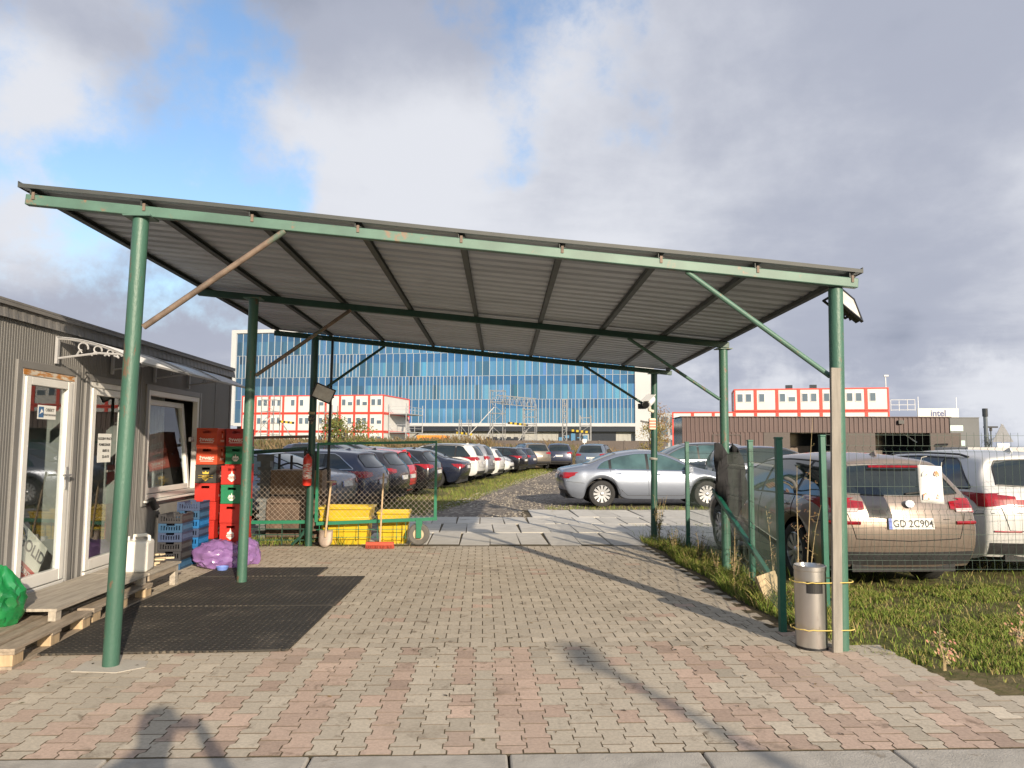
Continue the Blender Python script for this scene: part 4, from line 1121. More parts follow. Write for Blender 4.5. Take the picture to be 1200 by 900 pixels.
def car_meshes(key):
    if key in _car: return _car[key]
    S = SPEC[key]; Lc, W = S['L'], S['W']; hw = W / 2; wr = S['wr']; Rw = wr + .055
    tp = S['top']; H = max(z for _, z in tp)
    wx = (S['ro'], S['ro'] + S['wb'])
    xs = [0, .14, Lc - .16, Lc]
    arch = []
    for w in wx:
        for o_ in (-1.16, -1.03, -.78, -.3, .3, .78, 1.03, 1.16): arch.append(w + o_ * Rw)
    xs += [a for a in arch if .1 < a < Lc - .1]
    for x, z in tp[2:-2]:
        if all(abs(x - a) > .11 for a in xs): xs.append(x)
    for x in (Lc * .4, Lc * .5, Lc * .58):
        if all(abs(x - a) > .2 for a in xs): xs.append(x)
    xs.sort()
    fr = [1, .84, .45, 0]
    vs = []; secs = []
    belt = lambda x: S['belt'][0] + (S['belt'][1] - S['belt'][0]) * x / Lc
    for i, x in enumerate(xs):
        zt = sm(tp, x); zb = belt(x); gh = zt - zb
        t = min(1, max(0, (gh - .02) / .22))
        ends = 0
        pl = 1.0
        if x > Lc - .9: pl = 1 - .13 * ((x - Lc + .9) / .9) ** 2
        if x < .7: pl = 1 - .07 * ((.7 - x) / .7) ** 2
        z0 = S['sill'] + (.05 if x < .2 or x > Lc - .2 else 0)
        for w in wx:
            d = abs(x - w)
            if d < Rw * 1.09: z0 = max(z0, wr + math.sqrt(max(0, (Rw * 1.09) ** 2 - d * d)) * .98)
        z1 = max(.42, z0 + .05); z3 = min(zb, zt - .10); z2 = max(.68, z1 + .05); z2 = min(z2, z3 - .06)
        z1 = min(z1, z2 - .04)
        y4 = (hw - .20) * (1 - t) + (hw - .05 - S['tumble'] * max(0, gh) / (H - zb)) * t
        y3 = (hw - .045) * (1 - t) + (hw - .035) * t
        z4 = zt - (.03 if t < .5 else .055)
        if t >= .5: z4 = max(z4, z3 + .05)
        row = [(hw - .05, z0), (hw - .004, z1), (hw, z2), (y3, z3), (y4, z4)]
        offs = [0] * 5; 
        if i == 0: offs = list(S['rear'])
        if i == len(xs) - 1: offs = [-a for a in S['front']]
        if i == 1: offs = [a * .8 for a in S['rear']]
        if i == len(xs) - 2: offs = [-a * .8 for a in S['front']]
        def bul(y):
            if i == 0: return .0 + .13 * (abs(y) / hw) ** 2.5
            if i == len(xs) - 1: return -.22 * (abs(y) / hw) ** 2.2
            if i == 1: return .03 * (abs(y) / hw) ** 2
            if i == len(xs) - 2: return -.10 * (abs(y) / hw) ** 2
            return 0
        sec = []
        left = []
        for (y, z), o_ in zip(row, offs): left.append((x + o_ + bul(y * pl), y * pl, z))
        cols = []
        for f in fr[1:]:
            y = row[4][0] * f * pl
            cz = z4 + (zt - z4) * (1 - f * f) + (.0)
            cols.append((x + offs[4] + bul(y), y, cz))
        full = left + cols + [(a, -b_, c) for a, b_, c in cols[:-1][::-1]] + [(a, -b_, c) for a, b_, c in left[::-1]]
        ids = []
        for p in full: ids.append(len(vs)); vs.append(p)
        secs.append(ids)
    n = len(secs[0]); fs = []
    for a, b_ in zip(secs, secs[1:]):
        for k in range(n - 1): fs.append((a[k], a[k + 1], b_[k + 1], b_[k]))
    for end, flip in ((0, False), (-1, True)):
        s = secs[end]; rows = []
        for j in range(4):
            lp_ = vs[s[j]]; r_ = [s[j]]
            offx = lp_[0]
            for f in (.84, .45, 0, -.45, -.84):
                y = lp_[1] * f
                b0 = .13 * (abs(lp_[1]) / hw) ** 2.5 - .13 * (abs(y) / hw) ** 2.5 if end == 0 else -.22 * (abs(lp_[1]) / hw) ** 2.2 + .22 * (abs(y) / hw) ** 2.2
                r_.append(len(vs)); vs.append((offx - b0, y, lp_[2]))
            r_.append(s[n - 1 - j]); rows.append(r_)
        rows.append(s[4:n - 4])
        for r0, r1 in zip(rows, rows[1:]):
            for k in range(6):
                q = (r0[k], r0[k + 1], r1[k + 1], r1[k]); fs.append(q[::-1] if flip else q)
    me = bpy.data.meshes.new('cage'); me.from_pydata([(x - Lc / 2, y, z) for x, y, z in vs], [], fs)
    ob = bpy.data.objects.new('cage', me); COL.objects.link(ob)
    su = ob.modifiers.new('s', 'SUBSURF'); su.levels = 2; su.render_levels = 2
    bpy.context.view_layer.update()
    ev = ob.evaluated_get(bpy.context.evaluated_depsgraph_get())
    body = bpy.data.meshes.new_from_object(ev); bpy.data.objects.remove(ob)
    bm2 = bmesh.new(); bm2.from_mesh(body); bmesh.ops.recalc_face_normals(bm2, faces=bm2.faces); bm2.to_mesh(body); bm2.free()
    body.polygons.foreach_set('use_smooth', [True] * len(body.polygons))
    bv = BVHTree.FromPolygons([v.co for v in body.vertices], [tuple(p.vertices) for p in body.polygons])
    X = lambda x: x - Lc / 2
    def hit(p, d, off):
        p = V(p); d = V(d).normalized()
        h = bv.ray_cast(p, d)
        if h[0] is None:
            h = bv.find_nearest(p); nn = h[1]
        else: nn = h[1]
        if nn.dot(d) > 0: nn = -nn
        return h[0] + nn * off
    def patch(b, bot, top, d, off=.004, nv=6, sub=4, flip=False):
        # densify
        def dens(q):
            o_ = []
            for a, c in zip(q, q[1:]):
                for k in range(sub): o_.append(V(a).lerp(V(c), k / sub))
            o_.append(V(q[-1])); return o_
        bot, top = dens(bot), dens(top)
        g = [[hit(a.lerp(c, k / nv), d, off) for k in range(nv + 1)] for a, c in zip(bot, top)]
        vs_ = [p for r in g for p in r]; m = nv + 1
        fs_ = []
        for i in range(len(g) - 1):
            for k in range(nv):
                q = (i * m + k, i * m + k + 1, (i + 1) * m + k + 1, (i + 1) * m + k)
                nrm = (vs_[q[1]] - vs_[q[0]]).cross(vs_[q[3]] - vs_[q[0]])
                fs_.append(q if nrm.dot(V(d)) < 0 else q[::-1])
        b.add(vs_, fs_)
        return [r[0] for r in g] + g[-1][1:] + [r[-1] for r in g[::-1]][1:] + g[0][::-1][1:-1]
    out = {'body': body, 'S': S}
    # side windows
    xr, xf, gap, rs = S['dlo']
    def wtop(x): return min(sm(tp, x) - gap - .0, belt(x) + .02 + (x - xr) * rs + .015)
    cuts = [xr] + list(S['pil']) + [xf]
    P = {'side_window': [], 'window_seal': MB(), 'pillar': MB()}
    for sgn in (1, -1):
        Yo = sgn * 1.6; d = (0, -sgn, -.0)
        xsn = [xr + (xf - xr) * k / 24 for k in range(25)]
        botl = [(X(x), Yo, belt(x) + .015) for x in xsn]; topl = [(X(x), Yo, max(wtop(x), belt(x) + .018)) for x in xsn]
        loop = patch(P['pillar'], botl, topl, d, .003, 5, 1)
        P['window_seal'].tube(loop, .011, 6, closed=True)
        for a, c in zip(cuts, cuts[1:]):
            g0 = a + (.035 if a != xr else .02); g1 = c - (.035 if c != xf else .06)
            xx = [g0 + (g1 - g0) * k / 12 for k in range(13)]
            b = MB(); patch(b, [(X(x), Yo, belt(x) + .022) for x in xx], [(X(x), Yo, max(wtop(x) - .012, belt(x) + .024)) for x in xx], d, .007, 5, 1)
            P['side_window'].append(b)
    ys = [-.86, -.6, -.3, 0, .3, .6, .86]
    b = MB(); w0, w1 = S['ws']; kw = hw - .20
    loop = patch(b, [(X(w1 - .10 * abs(y) ** 2), y * (kw + .02), 3) for y in ys], [(X(w0 - .06 * abs(y) ** 2), y * (kw - .10), 3) for y in ys], (0, 0, -1), .005, 8, 3); P['windscreen'] = b
    P['screen_seal'] = MB().tube(loop, .008, 5, closed=True)
    b = MB()
    if S['rw'] == 'top':
        r0, r1 = S['rwx']; loop = patch(b, [(X(r0 + .10 * abs(y) ** 2), y * (kw - .06), 3) for y in ys], [(X(r1 + .05 * abs(y) ** 2), y * (kw - .13), 3) for y in ys], (0, 0, -1), .005, 8, 3)
    else:
        zb = S['belt'][0] + .035; zt = tp[1][1] + .0
        loop = patch(b, [(-9, y * (hw - .14), zb + .03 * y * y) for y in ys], [(-9, y * (hw - .30), zt - .02 * y * y) for y in ys], (1, 0, 0), .005, 8, 3)
    P['rear_window'] = b
    P['back_seal'] = MB().tube(loop, .008, 5, closed=True)
    # lamps
    zl = S['belt'][0] - (.09 if key != 'suv' else .06)
    if key == 'saloon': zl -= .055
    if key == 'wagon': zl += .045
    P['tail_light'] = []; P['headlight'] = []
    for sgn in (1, -1):
        b = MB()
        a0, a1 = (hw - .40, hw - .05)
        patch(b, [(-9, sgn * (a0 + (a1 - a0) * k / 6), zl - .10 + .04 * (1 - k / 6)) for k in range(7)], [(-9, sgn * (a0 + (a1 - a0) * k / 6), zl + .02 + .035 * k / 6) for k in range(7)], (1, 0, 0), .013, 10, 5)
        patch(b, [(X(.15 + .26 * k / 6), sgn * 2, zl - .10 + .08 * (k / 6) ** 1.2) for k in range(7)], [(X(.15 + .26 * k / 6), sgn * 2, zl + .055 - .025 * k / 6) for k in range(7)], (0, -sgn, 0), .013, 10, 5)
        P['tail_light'].append(b)
        b = MB()
        zh = S['belt'][1] - .20
        patch(b, [(X(Lc + 2), sgn * (hw - .62 + .48 * k / 6), zh - .05 + .03 * k / 6) for k in range(7)], [(X(Lc + 2), sgn * (hw - .62 + .48 * k / 6), zh + .035 + .05 * k / 6) for k in range(7)], (-1, 0, 0), .008, 4, 2)
        patch(b, [(X(Lc - .27 - .26 * k / 6), sgn * 2, zh - .02 + .07 * k / 6) for k in range(7)], [(X(Lc - .27 - .26 * k / 6), sgn * 2, zh + .085 + .02 * k / 6) for k in range(7)], (0, -sgn, 0), .008, 4, 2)
        P['headlight'].append(b)
    # panel gaps, handles, trim
    g = MB()
    def line(pts, d, off=.0015, r=.0045, n=8):
        q = []
        for a, c in zip(pts, pts[1:]):
            for k in range(n): q.append(hit(V(a).lerp(V(c), k / n), d, off))
        q.append(hit(pts[-1], d, off)); g.tube(q, r, 4)
    dx = [S['pil'][0] - .02, S['pil'][1], xf + .03]
    P['door_handle'] = MB()
    for sgn in (1, -1):
        d = (0, -sgn, 0); Yo = sgn * 2
        for i, x in enumerate(dx):
            zb_ = .30
            if i == 0: line([(X(x + .02), Yo, belt(x)), (X(x + .05), Yo, .78), (X(max(x + .18, wx[0] + Rw * 1.15)), Yo, .45), (X(max(x + .2, wx[0] + Rw * 1.2)), Yo, zb_)], d)
            else: line([(X(x), Yo, belt(x)), (X(x + .02), Yo, zb_)], d)
        line([(X(dx[0] + .22), Yo, .31), (X(dx[2]), Yo, .31)], d)
        for x in (dx[0] + .14, dx[1] + .16):
            p0 = hit((X(x), Yo, belt(x) - .10), d, .022); p1 = hit((X(x + .17), Yo, belt(x) - .095), d, .022); P['door_handle'].tube([p0, p0.lerp(p1, .5) + V((0, sgn * .008, 0)), p1], .013, 6)
        line([(X(.05), Yo, zl - .16), (X(wx[0] - Rw * 1.15), Yo, zl - .22)], d)
        line([(X(Lc - .05), Yo, zl - .24), (X(wx[1] + Rw * 1.15), Yo, zl - .18)], d)
    if S['rw'] == 'back':
        line([(-9, -(hw - .22), zl - .10), (-9, -(hw - .3), zl - .36), (-9, 0, zl - .38), (-9, hw - .3, zl - .36), (-9, hw - .22, zl - .10)], (1, 0, 0))
    else:
        line([(-9, -(hw - .42), zl + .03), (-9, -(hw - .45), zl - .26), (-9, 0, zl - .27), (-9, hw - .45, zl - .26), (-9, hw - .42, zl + .03)], (1, 0, 0))
    P['panel_gap'] = g
    # sill & bumper dark strips
    b = MB()
    ys2 = [-1 + k / 6 for k in range(13)]
    zs = S['sill'] + .08
    patch(b, [(-9, y * (hw - .12), zs) for y in ys2], [(-9, y * (hw - .10), zs + .14) for y in ys2], (1, 0, 0), .006, 3, 1); P['rear_trim'] = b; b = MB()
    patch(b, [(9, y * (hw - .25), zs + .02) for y in ys2], [(9, y * (hw - .28), zs + .16) for y in ys2], (-1, 0, 0), .006, 3, 1)
    P['lower_trim'] = b
    b = MB(); patch(b, [(9, y * .42, S['belt'][1] - .30) for y in ys2], [(9, y * .46, S['belt'][1] - .17) for y in ys2], (-1, 0, 0), .006, 3, 1); P['grille'] = b
    # under-side, wheel wells
    b = MB(); b.bx(X(.18), X(Lc - .2), -hw + .30, hw - .30, S['sill'] + .0, .66)
    b.bx(X(wx[0] + Rw * 1.1), X(wx[1] - Rw * 1.1), -hw + .09, hw - .09, S['sill'] + .01, .5)
    P['underbody'] = b
    b = MB()
    for sgn in (1, -1):
        zb_ = belt(xf) + .05
        b.prism([(-.10, -.06), (.08, -.055), (.07, .07), (-.09, .08)], 0, sgn * .20, basis((1, 0, 0), (0, 0, 1), (0, 1, 0), (X(xf - .06), sgn * (hw - .06), zb_)) )
    P['mirror'] = b
    P['roof_rail'] = []
    for sgn in (1, -1):
        pts = []; b = MB()
        for k in range(13):
            x = (xr + .3) + (S['ws'][0] - .05 - xr - .3) * k / 12
            h = hit((X(x), sgn * (hw - .05 - S['tumble'] - .02), 3), (0, 0, -1), .035 if 0 < k < 12 else .004); pts.append(h)
        b.tube(pts, .014, 6); P['roof_rail'].append(b)
    b = MB(); b.prism([(-.09, 0), (.07, 0), (-.06, .055)], -.012, .012, basis((1, 0, 0), (0, 0, 1), (0, -1, 0), tuple(hit((X(S['ws'][0] - 1.75), 0, 3), (0, 0, -1), -.004)))); P['antenna'] = b
    P['plate_z'] = zl - .20 if S['rw'] == 'back' else zl - .06
    zp = P['plate_z']; pp = hit((-9, 0, zp), (1, 0, 0), .008); p2 = hit((-9, 0, zp + .08), (1, 0, 0), .008)
    up = (p2 - pp).normalized(); out['plate_M'] = basis((0, -1, 0), up, V((0, -1, 0)).cross(up), pp)
    pf = hit((9, 0, .42), (-1, 0, 0), .008); out['fplate_M'] = basis((0, 1, 0), (0, 0, 1), (1, 0, 0), pf)
    out['hit'] = hit; out['patch'] = patch
    # wheels
    wt = .215
    tb = MB(); tb.lathe([(wr * .66, -wt * .46), (wr * .80, -wt * .52), (wr * .95, -wt * .47), (wr, -wt * .33), (wr, wt * .33), (wr * .95, wt * .47), (wr * .80, wt * .52), (wr * .66, wt * .46)], 36)
    rb = MB(); rr = wr * .68
    rb.lathe([(rr, .09), (rr * .93, .10), (rr * .90, .04), (rr * .90, -.08)], 36)
    ns = 12 if key == 'saloon' else 10
    for k in range(ns):
        a = 2 * math.pi * k / ns; M = Matrix.Rotation(a, 4, 'Z')
        w0_ = .020; w1_ = .034
        rb.add([(-w0_, .04, .085), (w0_, .04, .085), (w1_, rr * .93, .092), (-w1_, rr * .93, .092), (-w0_, .04, .05), (w0_, .04, .05), (w1_, rr * .93, .06), (-w1_, rr * .93, .06)],
               [(0, 1, 2, 3), (4, 7, 6, 5), (0, 4, 5, 1), (1, 5, 6, 2), (3, 2, 6, 7), (0, 3, 7, 4)], M)
    rb.lathe([(.001, .098), (.035, .098), (.055, .085), (.06, .05)], 20)
    bd_ = MB(); bd_.lathe([(.001, .0), (rr * .89, .0)], 28)
    P['tyre'] = tb; P['rim'] = rb; P['brake'] = bd_
    out['P'] = P; out['wx'] = [X(w) for w in wx]; out['M'] = {}
    _car[key] = out
    return out
def _mk(C, key, b, smooth=True):
    m = C['M'].get(key)
    if m is None:
        me = bpy.data.meshes.new(key); me.from_pydata([tuple(p) for p in b.v], [], b.f)
        if smooth: me.polygons.foreach_set('use_smooth', [True] * len(me.polygons)); me.set_sharp_from_angle(angle=R(40))
        me.materials.append(None); C['M'][key] = m = me
    return m
def _ob(name, me, m, parent):
    if not me.materials: me.materials.append(None)
    o = bpy.data.objects.new(name, me); COL.objects.link(o); o.parent = parent
    o.material_slots[0].link = 'OBJECT'; o.material_slots[0].material = m
    return o
def car(key, label, loc, heading, pm, group=None, glass_m=None, seal=None, rim=None, rails=False, plate=None, trim=None, cat='car', fin=True, detail=True, red=True, turn=None, scale=None):
    C = car_meshes(key); P = C['P']; S = C['S']
    t = thing('parked_car', label, cat, loc, R(heading), group)
    if scale: t.scale = scale
    glass_m = glass_m or CGLASS; rim = rim or RIM
    _ob('body', C['body'], pm, t)
    for i, b in enumerate(P['side_window']): _ob('side_window', _mk(C, 'side_window%d' % i, b), glass_m, t)
    _ob('window_seal', _mk(C, 'window_seal', P['window_seal']), seal or BLACK, t)
    _ob('pillar', _mk(C, 'pillar', P['pillar']), BLACK, t)
    _ob('windscreen', _mk(C, 'windscreen', P['windscreen']), glass_m, t)
    _ob('rear_window', _mk(C, 'rear_window', P['rear_window']), glass_m, t)
    _ob('screen_seal', _mk(C, 'screen_seal', P['screen_seal']), BLACK, t); _ob('screen_seal', _mk(C, 'back_seal', P['back_seal']), BLACK, t)
    for i in (0, 1):
        _ob('tail_light', _mk(C, 'tail_light%d' % i, P['tail_light'][i]), TAIL, t)
        _ob('headlight', _mk(C, 'headlight%d' % i, P['headlight'][i]), LAMPW, t)
    _ob('panel_seam', _mk(C, 'panel_gap', P['panel_gap']), GAP, t)
    _ob('door_handle', _mk(C, 'door_handle', P['door_handle']), CHROME if seal is CHROME else pm, t)
    _ob('lower_trim', _mk(C, 'lower_trim', P['lower_trim'], False), trim or PLB, t)
    _ob('lower_trim', _mk(C, 'rear_trim', P['rear_trim'], False), trim or PLB, t)
    _ob('grille', _mk(C, 'grille', P['grille'], False), PLB, t)
    _ob('underbody', _mk(C, 'underbody', P['underbody'], False), DARK, t)
    _ob('mirror', _mk(C, 'mirror', P['mirror'], False), pm, t)
    if rails:
        for i in (0, 1): _ob('roof_rail', _mk(C, 'roof_rail%d' % i, P['roof_rail'][i]), CHROME if rails == 'chrome' else BLACK, t)
    if fin: _ob('antenna', _mk(C, 'antenna', P['antenna'], False), pm, t)
    b = MB(); b.bx(-.26, .26, -.057, .057, 0, .006, C['plate_M'])
    pl = _ob('number_plate', _mk(C, 'number_plate', b, False), PLATE, t)
    b = MB(); b.bx(-.26, .26, -.057, .057, 0, .006, C['fplate_M']); _ob('number_plate', _mk(C, 'fplate', b, False), PLATE, t)
    b = MB(); b.bx(-.259, -.22, -.056, .056, .0062, .0075, C['plate_M']); _ob('blue_band', _mk(C, 'band', b, False), PLATEB, pl)
    if plate: text('lettering', plate, .104, C['plate_M'] @ Matrix.Translation((.02, -.002, .007)), INK, pl, .0006, bold=.0006)
    for i, x in enumerate(C['wx']):
        for sgn in (1, -1):
            w = bpy.data.objects.new('wheel', None); COL.objects.link(w); w.parent = t
            w.location = (x, sgn * (S['W'] / 2 - .125), S['wr']); w.rotation_euler = (R(-90) * sgn, 0, 0)
            if turn and i == 1: w.rotation_euler = Euler((R(-90) * sgn, 0, 0)).to_matrix().to_4x4().to_euler(); w.rotation_euler = (Matrix.Rotation(R(turn), 4, 'Z') @ Matrix.Rotation(R(-90) * sgn, 4, 'X')).to_euler()
            _ob('tyre', _mk(C, 'tyre', P['tyre']), RUBBER, w); _ob('rim', _mk(C, 'rim', P['rim']), rim, w); _ob('brake', _mk(C, 'brake', P['brake'], False), DARK, w)
    return t, C

SILV = paint('silver_paint', (.20, .225, .275), .55, .32)
BEIGE = paint('beige_metallic', (.235, .19, .16), .45, .32)
PEARL = paint('white_car_paint', (.52, .52, .51), .0, .3)
NAVY = paint('navy_paint', (.035, .042, .075), .3, .3)
ANTH = paint('anthracite_paint', (.022, .022, .028), .3, .3)
INKB2 = paint('blue_black_paint', (.012, .016, .032), .2, .25)
BLK = paint('black_paint', (.010, .010, .012), .1, .25)
CRED = paint('red_car_paint', (.52, .012, .03), .0, .3)
GREYS = paint('grey_silver_paint', (.28, .29, .31), .5, .35)
BROWN = paint('brown_metallic', (.16, .14, .115), .4, .35)
SLATE = paint('slate_blue_paint', (.12, .155, .20), .4, .35)
GREYB = paint('grey_blue_paint', (.20, .24, .28), .45, .35)

# silver saloon across the lane (side on, nose to the right)
car('saloon', 'silver saloon parked side-on across the end of the yard, tail to the left', (4.42, 19.95, -.02), 0, SILV, seal=CHROME, glass_m=CGLASST, turn=0)
# beige estate seen from behind through the fence
t, C = car('wagon', 'beige metallic estate seen from behind through the fence, plate GD 2C904', (4.66, 10.30, -.04), 91.5, BEIGE, glass_m=CGLASS, plate='GD 2C904', rails=False, trim=PLB, scale=(1, 1, 1.055))
b = MB(); b.lathe([(.001, .004), (.035, .006), (.05, .0), (.055, .004), (.05, .01), (.001, .008)], 24, C['plate_M'] @ Matrix.Translation((0, .205, .012)) @ Matrix.Scale(.75, 4, (0, 1, 0)))
b.build('round_badge', CHROME, t, smooth=True)
h = C['hit']
REV = mat('reverse_lamp', (.5, .42, .42), .15)
for s in (-1, 1):
    zl_ = .935
    b = MB(); C['patch'](b, [(-9, s * (.56 + .22 * k / 5), zl_ - .085) for k in range(6)], [(-9, s * (.56 + .22 * k / 5), zl_ - .050) for k in range(6)], (1, 0, 0), .017, 5, 5); b.build('reverse_light', REV, t, smooth=True)
    b = MB(); ps = [h((-9, s * (.55 + .29 * k / 8), .74), (1, 0, 0), .004) for k in range(9)]; b.tube(ps, .020, 6); b.build('rear_reflector', TAIL, t)
b = MB(); b.tube([h((-9, y, 1.275), (1, 0, 0), .0) + V((-.012, 0, .045)) for y in (-.30, -.1, .1, .30)], .013, 6); b.build('brake_light', TAIL, t)
b = MB(); p = h((-9, 0, 1.03), (1, 0, 0), .02); b.bar(p, p + V((.05, -.5, .045)), .02, .015); b.build('wiper', BLACK, t)
# white estate at the right edge
t, C = car('estate', 'white estate with black roof rails at the right edge, beside the beige one', (7.05, 11.25, -.05), 91, PEARL, glass_m=CGLASS, rails=True, scale=(1, 1.02, 1.075))
h = C['hit']
for s in (-1, 1):
    b = MB(); C['patch'](b, [(-9, s * (.16 + .40 * k / 5), .835) for k in range(6)], [(-9, s * (.16 + .40 * k / 5), .915) for k in range(6)], (1, 0, 0), .014, 8, 6); b.build('tail_light', TAIL, t, smooth=True)
    b = MB(); b.tube([h((-9, s * (.5 + .30 * k / 8), .56), (1, 0, 0), .003) for k in range(9)], .012, 5); b.build('rear_reflector', TAIL, t)
# behind the fence and the saloon
car('suv', 'dark SUV with roof rails, left of the beige estate before the brown hall', (9.9, 24.6, -.05), 2, NAVY, rails='chrome', scale=(1, 1, .99))
car('suv', 'grey blue people carrier behind the silver saloon', (7.6, 27.5, -.05), 181, GREYB, glass_m=CGLASST, rails=True, scale=(1.05, 1, 1.06))
car('suv', 'slate blue SUV with its tail to us, behind the silver saloon roof', (6.85, 44.0, 0), 72, SLATE, rails=True)
car('suv', 'dark SUV seen from behind, alone at the end of the gravel lane', (5.35, 51.2, 0), 84, NAVY, rails='chrome', scale=(1, 1, 1.02))
# left row, tails toward the lane
GL = 'cars parked in the row left of the lane'
def row(key, y, label, pm, ang=11, push=0, **k):
    S = SPEC[key]
    ln = S['L'] * (k.get('scale') or (1,))[0]
    x = -2.55 + .194 * (y - 17.5) + push
    hd = 180 - ang
    cx = x + math.cos(R(hd)) * ln / 2; cy = y + math.sin(R(hd)) * ln / 2
    return car(key, label, (cx, cy, -.03), hd + k.pop('flip', 0), pm, GL, **k)
row('saloon', 15.75, 'light silver coupe nearest the fence in the left row, behind the netting', SILV, ang=12, push=.1, glass_m=CGLASST)
row('estate', 17.75, 'slate blue estate with chrome window line, second in the left row', NAVY, seal=CHROME, push=.18)
row('estate', 19.95, 'anthracite estate with chrome window arch, third in the left row', ANTH, seal=CHROME, push=.05)
row('hatch', 21.9, 'small bright red hatchback between dark cars in the left row', CRED, push=-.30, rim=RIMD)
row('estate', 24.2, 'black estate with chrome window arch just beyond the red hatchback', BLK, seal=CHROME, push=-.1)
row('saloon', 28.0, 'blue-black saloon between the black estate and the white SUV', INKB2, push=.05)
row('suv', 31.2, 'white SUV with thin red tail lamps, the first white one in the left row', PEARL, rails=True)
row('suv', 33.6, 'silver grey SUV squeezed between two white cars in the left row', GREYS, push=.0)
row('wagon', 35.9, 'white hatch-backed car in the left row, beyond the silver SUV', PEARL, push=.1)
row('suv', 38.9, 'white SUV parked nose out, its headlamps facing the lane', PEARL, flip=180, push=.1, scale=(.95, .95, .95))
row('estate', 42.2, 'dark estate with bright red tail lamps near the far end of the row', BLK, push=.3, ang=20)
row('wagon', 44.6, 'dark hatchback half hidden beyond the dark estate', NAVY, push=.5, ang=24)
car('suv', 'brownish SUV with its tail to us at the far end of the left row', (3.05, 49.0, 0), 104, BROWN, rails=True, scale=(1, 1, 1.03))
# second row behind
G2 = 'cars of the second row behind the left row'
for key, x, y, hd, pm, l, sc in (('wagon', -8.1, 20.6, -10, CRED, 'dark red car of the second row, roof showing behind the silver coupe', (1, 1, 1.03)), ('suv', -9.6, 23.6, -10, ANTH, 'dark grey SUV of the second row, its long roof above the red one', (1, 1, 1)),
                        ('suv', -5.7, 29.6, -10, NAVY, 'dark blue SUV of the second row under the gate top rail', (1, 1, 1)), ('suv', -5.6, 33.2, -11, BLK, 'black SUV of the second row under the gate corner', (1, 1, 1)),
                        ('wagon', -4.7, 36.0, -10, GREYS, 'grey car of the second row behind the first white SUV', (1, 1, 1.02))):
    car(key, l, (x, y, -.03), hd, pm, G2, rails=(key == 'suv'), scale=sc)
# ------------------------------------------------------------------ grass and weeds
GRM = mat('grass_blades', (.1, .11, .03), .8, attr=True, var=.1, spec=.2)
def blades(name, spots, label=None):
    """spots: iterable of (x, y, z, height, lean, colour)"""
    b = MB()
    for x, y, z, h, ln, c in spots:
        a = rnd.uniform(0, 6.283); ca, sa = math.cos(a), math.sin(a); w = rnd.uniform(.0022, .0045) * (1 + h)
        d = rnd.uniform(0, 6.283); lx, ly = math.cos(d) * ln * h, math.sin(d) * ln * h
        b.t = c
        b.add([(x - ca * w, y - sa * w, z), (x + ca * w, y + sa * w, z), (x + lx * .45 + ca * w * .7, y + ly * .45 + sa * w * .7, z + h * .62), (x + lx * .45 - ca * w * .7, y + ly * .45 - sa * w * .7, z + h * .62), (x + lx, y + ly, z + h * .92)], [(0, 1, 2, 3), (3, 2, 4)])
    o = b.build(name, GRM); tag(o, label, 'grass', kind='stuff'); return o
def gcol():
    r = rnd.random()
    if r < .62: k = rnd.uniform(.75, 1.35); return (.125 * k, .175 * k, .03 * k)
    if r < .85: k = rnd.uniform(.8, 1.3); return (.23 * k, .22 * k, .06 * k)
    k = rnd.uniform(.8, 1.3); return (.28 * k, .22 * k, .10 * k)
def edge_x(y):
    if y > 6.4: return 2.62 + .03 * math.sin(y * 2.3)
    if y > 5.5: return 2.85 + .1 * math.sin(y * 5)
    return 3.2 + (5.5 - y) * .62
sp = []
n = 0
while n < 42000:
    y = rnd.uniform(4.2, 8.6); x = rnd.uniform(2.6, 9)
    if x < edge_x(y) + .05 + rnd.expovariate(9) or x > y * .86 + 1.4: continue
    q = noise.noise(V((x * 1.3, y * 1.3, 3))); q2 = noise.noise(V((x * 4, y * 4, 8)))
    if q + q2 * .7 < .02 and rnd.random() < .88: continue
    h = rnd.uniform(.02, .06) + max(0, q) * .10
    sp.append((x, y, -.055, h, rnd.uniform(.2, 1.0), gcol())); n += 1
for k in range(9000):     # ragged strip under the fence
    y = rnd.uniform(6.2, 12.4); x = 2.68 + abs(rnd.gauss(0, .28)) + .04 * math.sin(y * 3)
    q = noise.noise(V((x * 2, y * 2, 1)))
    if y < 6.6 and x < 2.75: continue
    sp.append((x, y, -.03, rnd.uniform(.05, .16) + max(0, q) * .25, rnd.uniform(.2, .9), gcol()))
for k in range(6000):     # under the cars
    x = rnd.uniform(3, 11); y = rnd.uniform(8.6, 15); sp.append((x, y, -.055, rnd.uniform(.04, .12), rnd.uniform(.2, .9), gcol()))
blades('grass', sp, 'patchy short grass with dry stalks around the fence on the right')
sp = []
for k in range(16000):
    y = 15.5 + 33 * rnd.random() ** 1.5; x = lane_x(y) - rnd.uniform(-.1, 1.6) * (1 + .3 * math.sin(y)) - .0
    if rnd.random() < .3: x -= rnd.uniform(0, 4)
    sp.append((x, y, -.055, rnd.uniform(.03, .09) * (1 + y / 60), rnd.uniform(.2, .9), gcol()))
for k in range(900):
    x = rnd.uniform(-3.9, -2.7); y = rnd.gauss(12.3, .25); sp.append((x, y, -.03, rnd.uniform(.04, .15), .5, gcol()))
for k in range(1500):
    x = rnd.uniform(1.6, 8); y = rnd.gauss(18.6, .25); sp.append((x, y, -.03, rnd.uniform(.03, .12), .6, gcol()))
for k in range(120):
    x, y = rnd.choice(((3.0, 12.8), (-2.2, 11.9), (-1.2, 11.9))); sp.append((x + rnd.gauss(0, .15), y + rnd.gauss(0, .12), -.01, rnd.uniform(.05, .2), .5, gcol()))
blades('lane_grass', sp, 'thin grass strip along the parked cars of the left row')
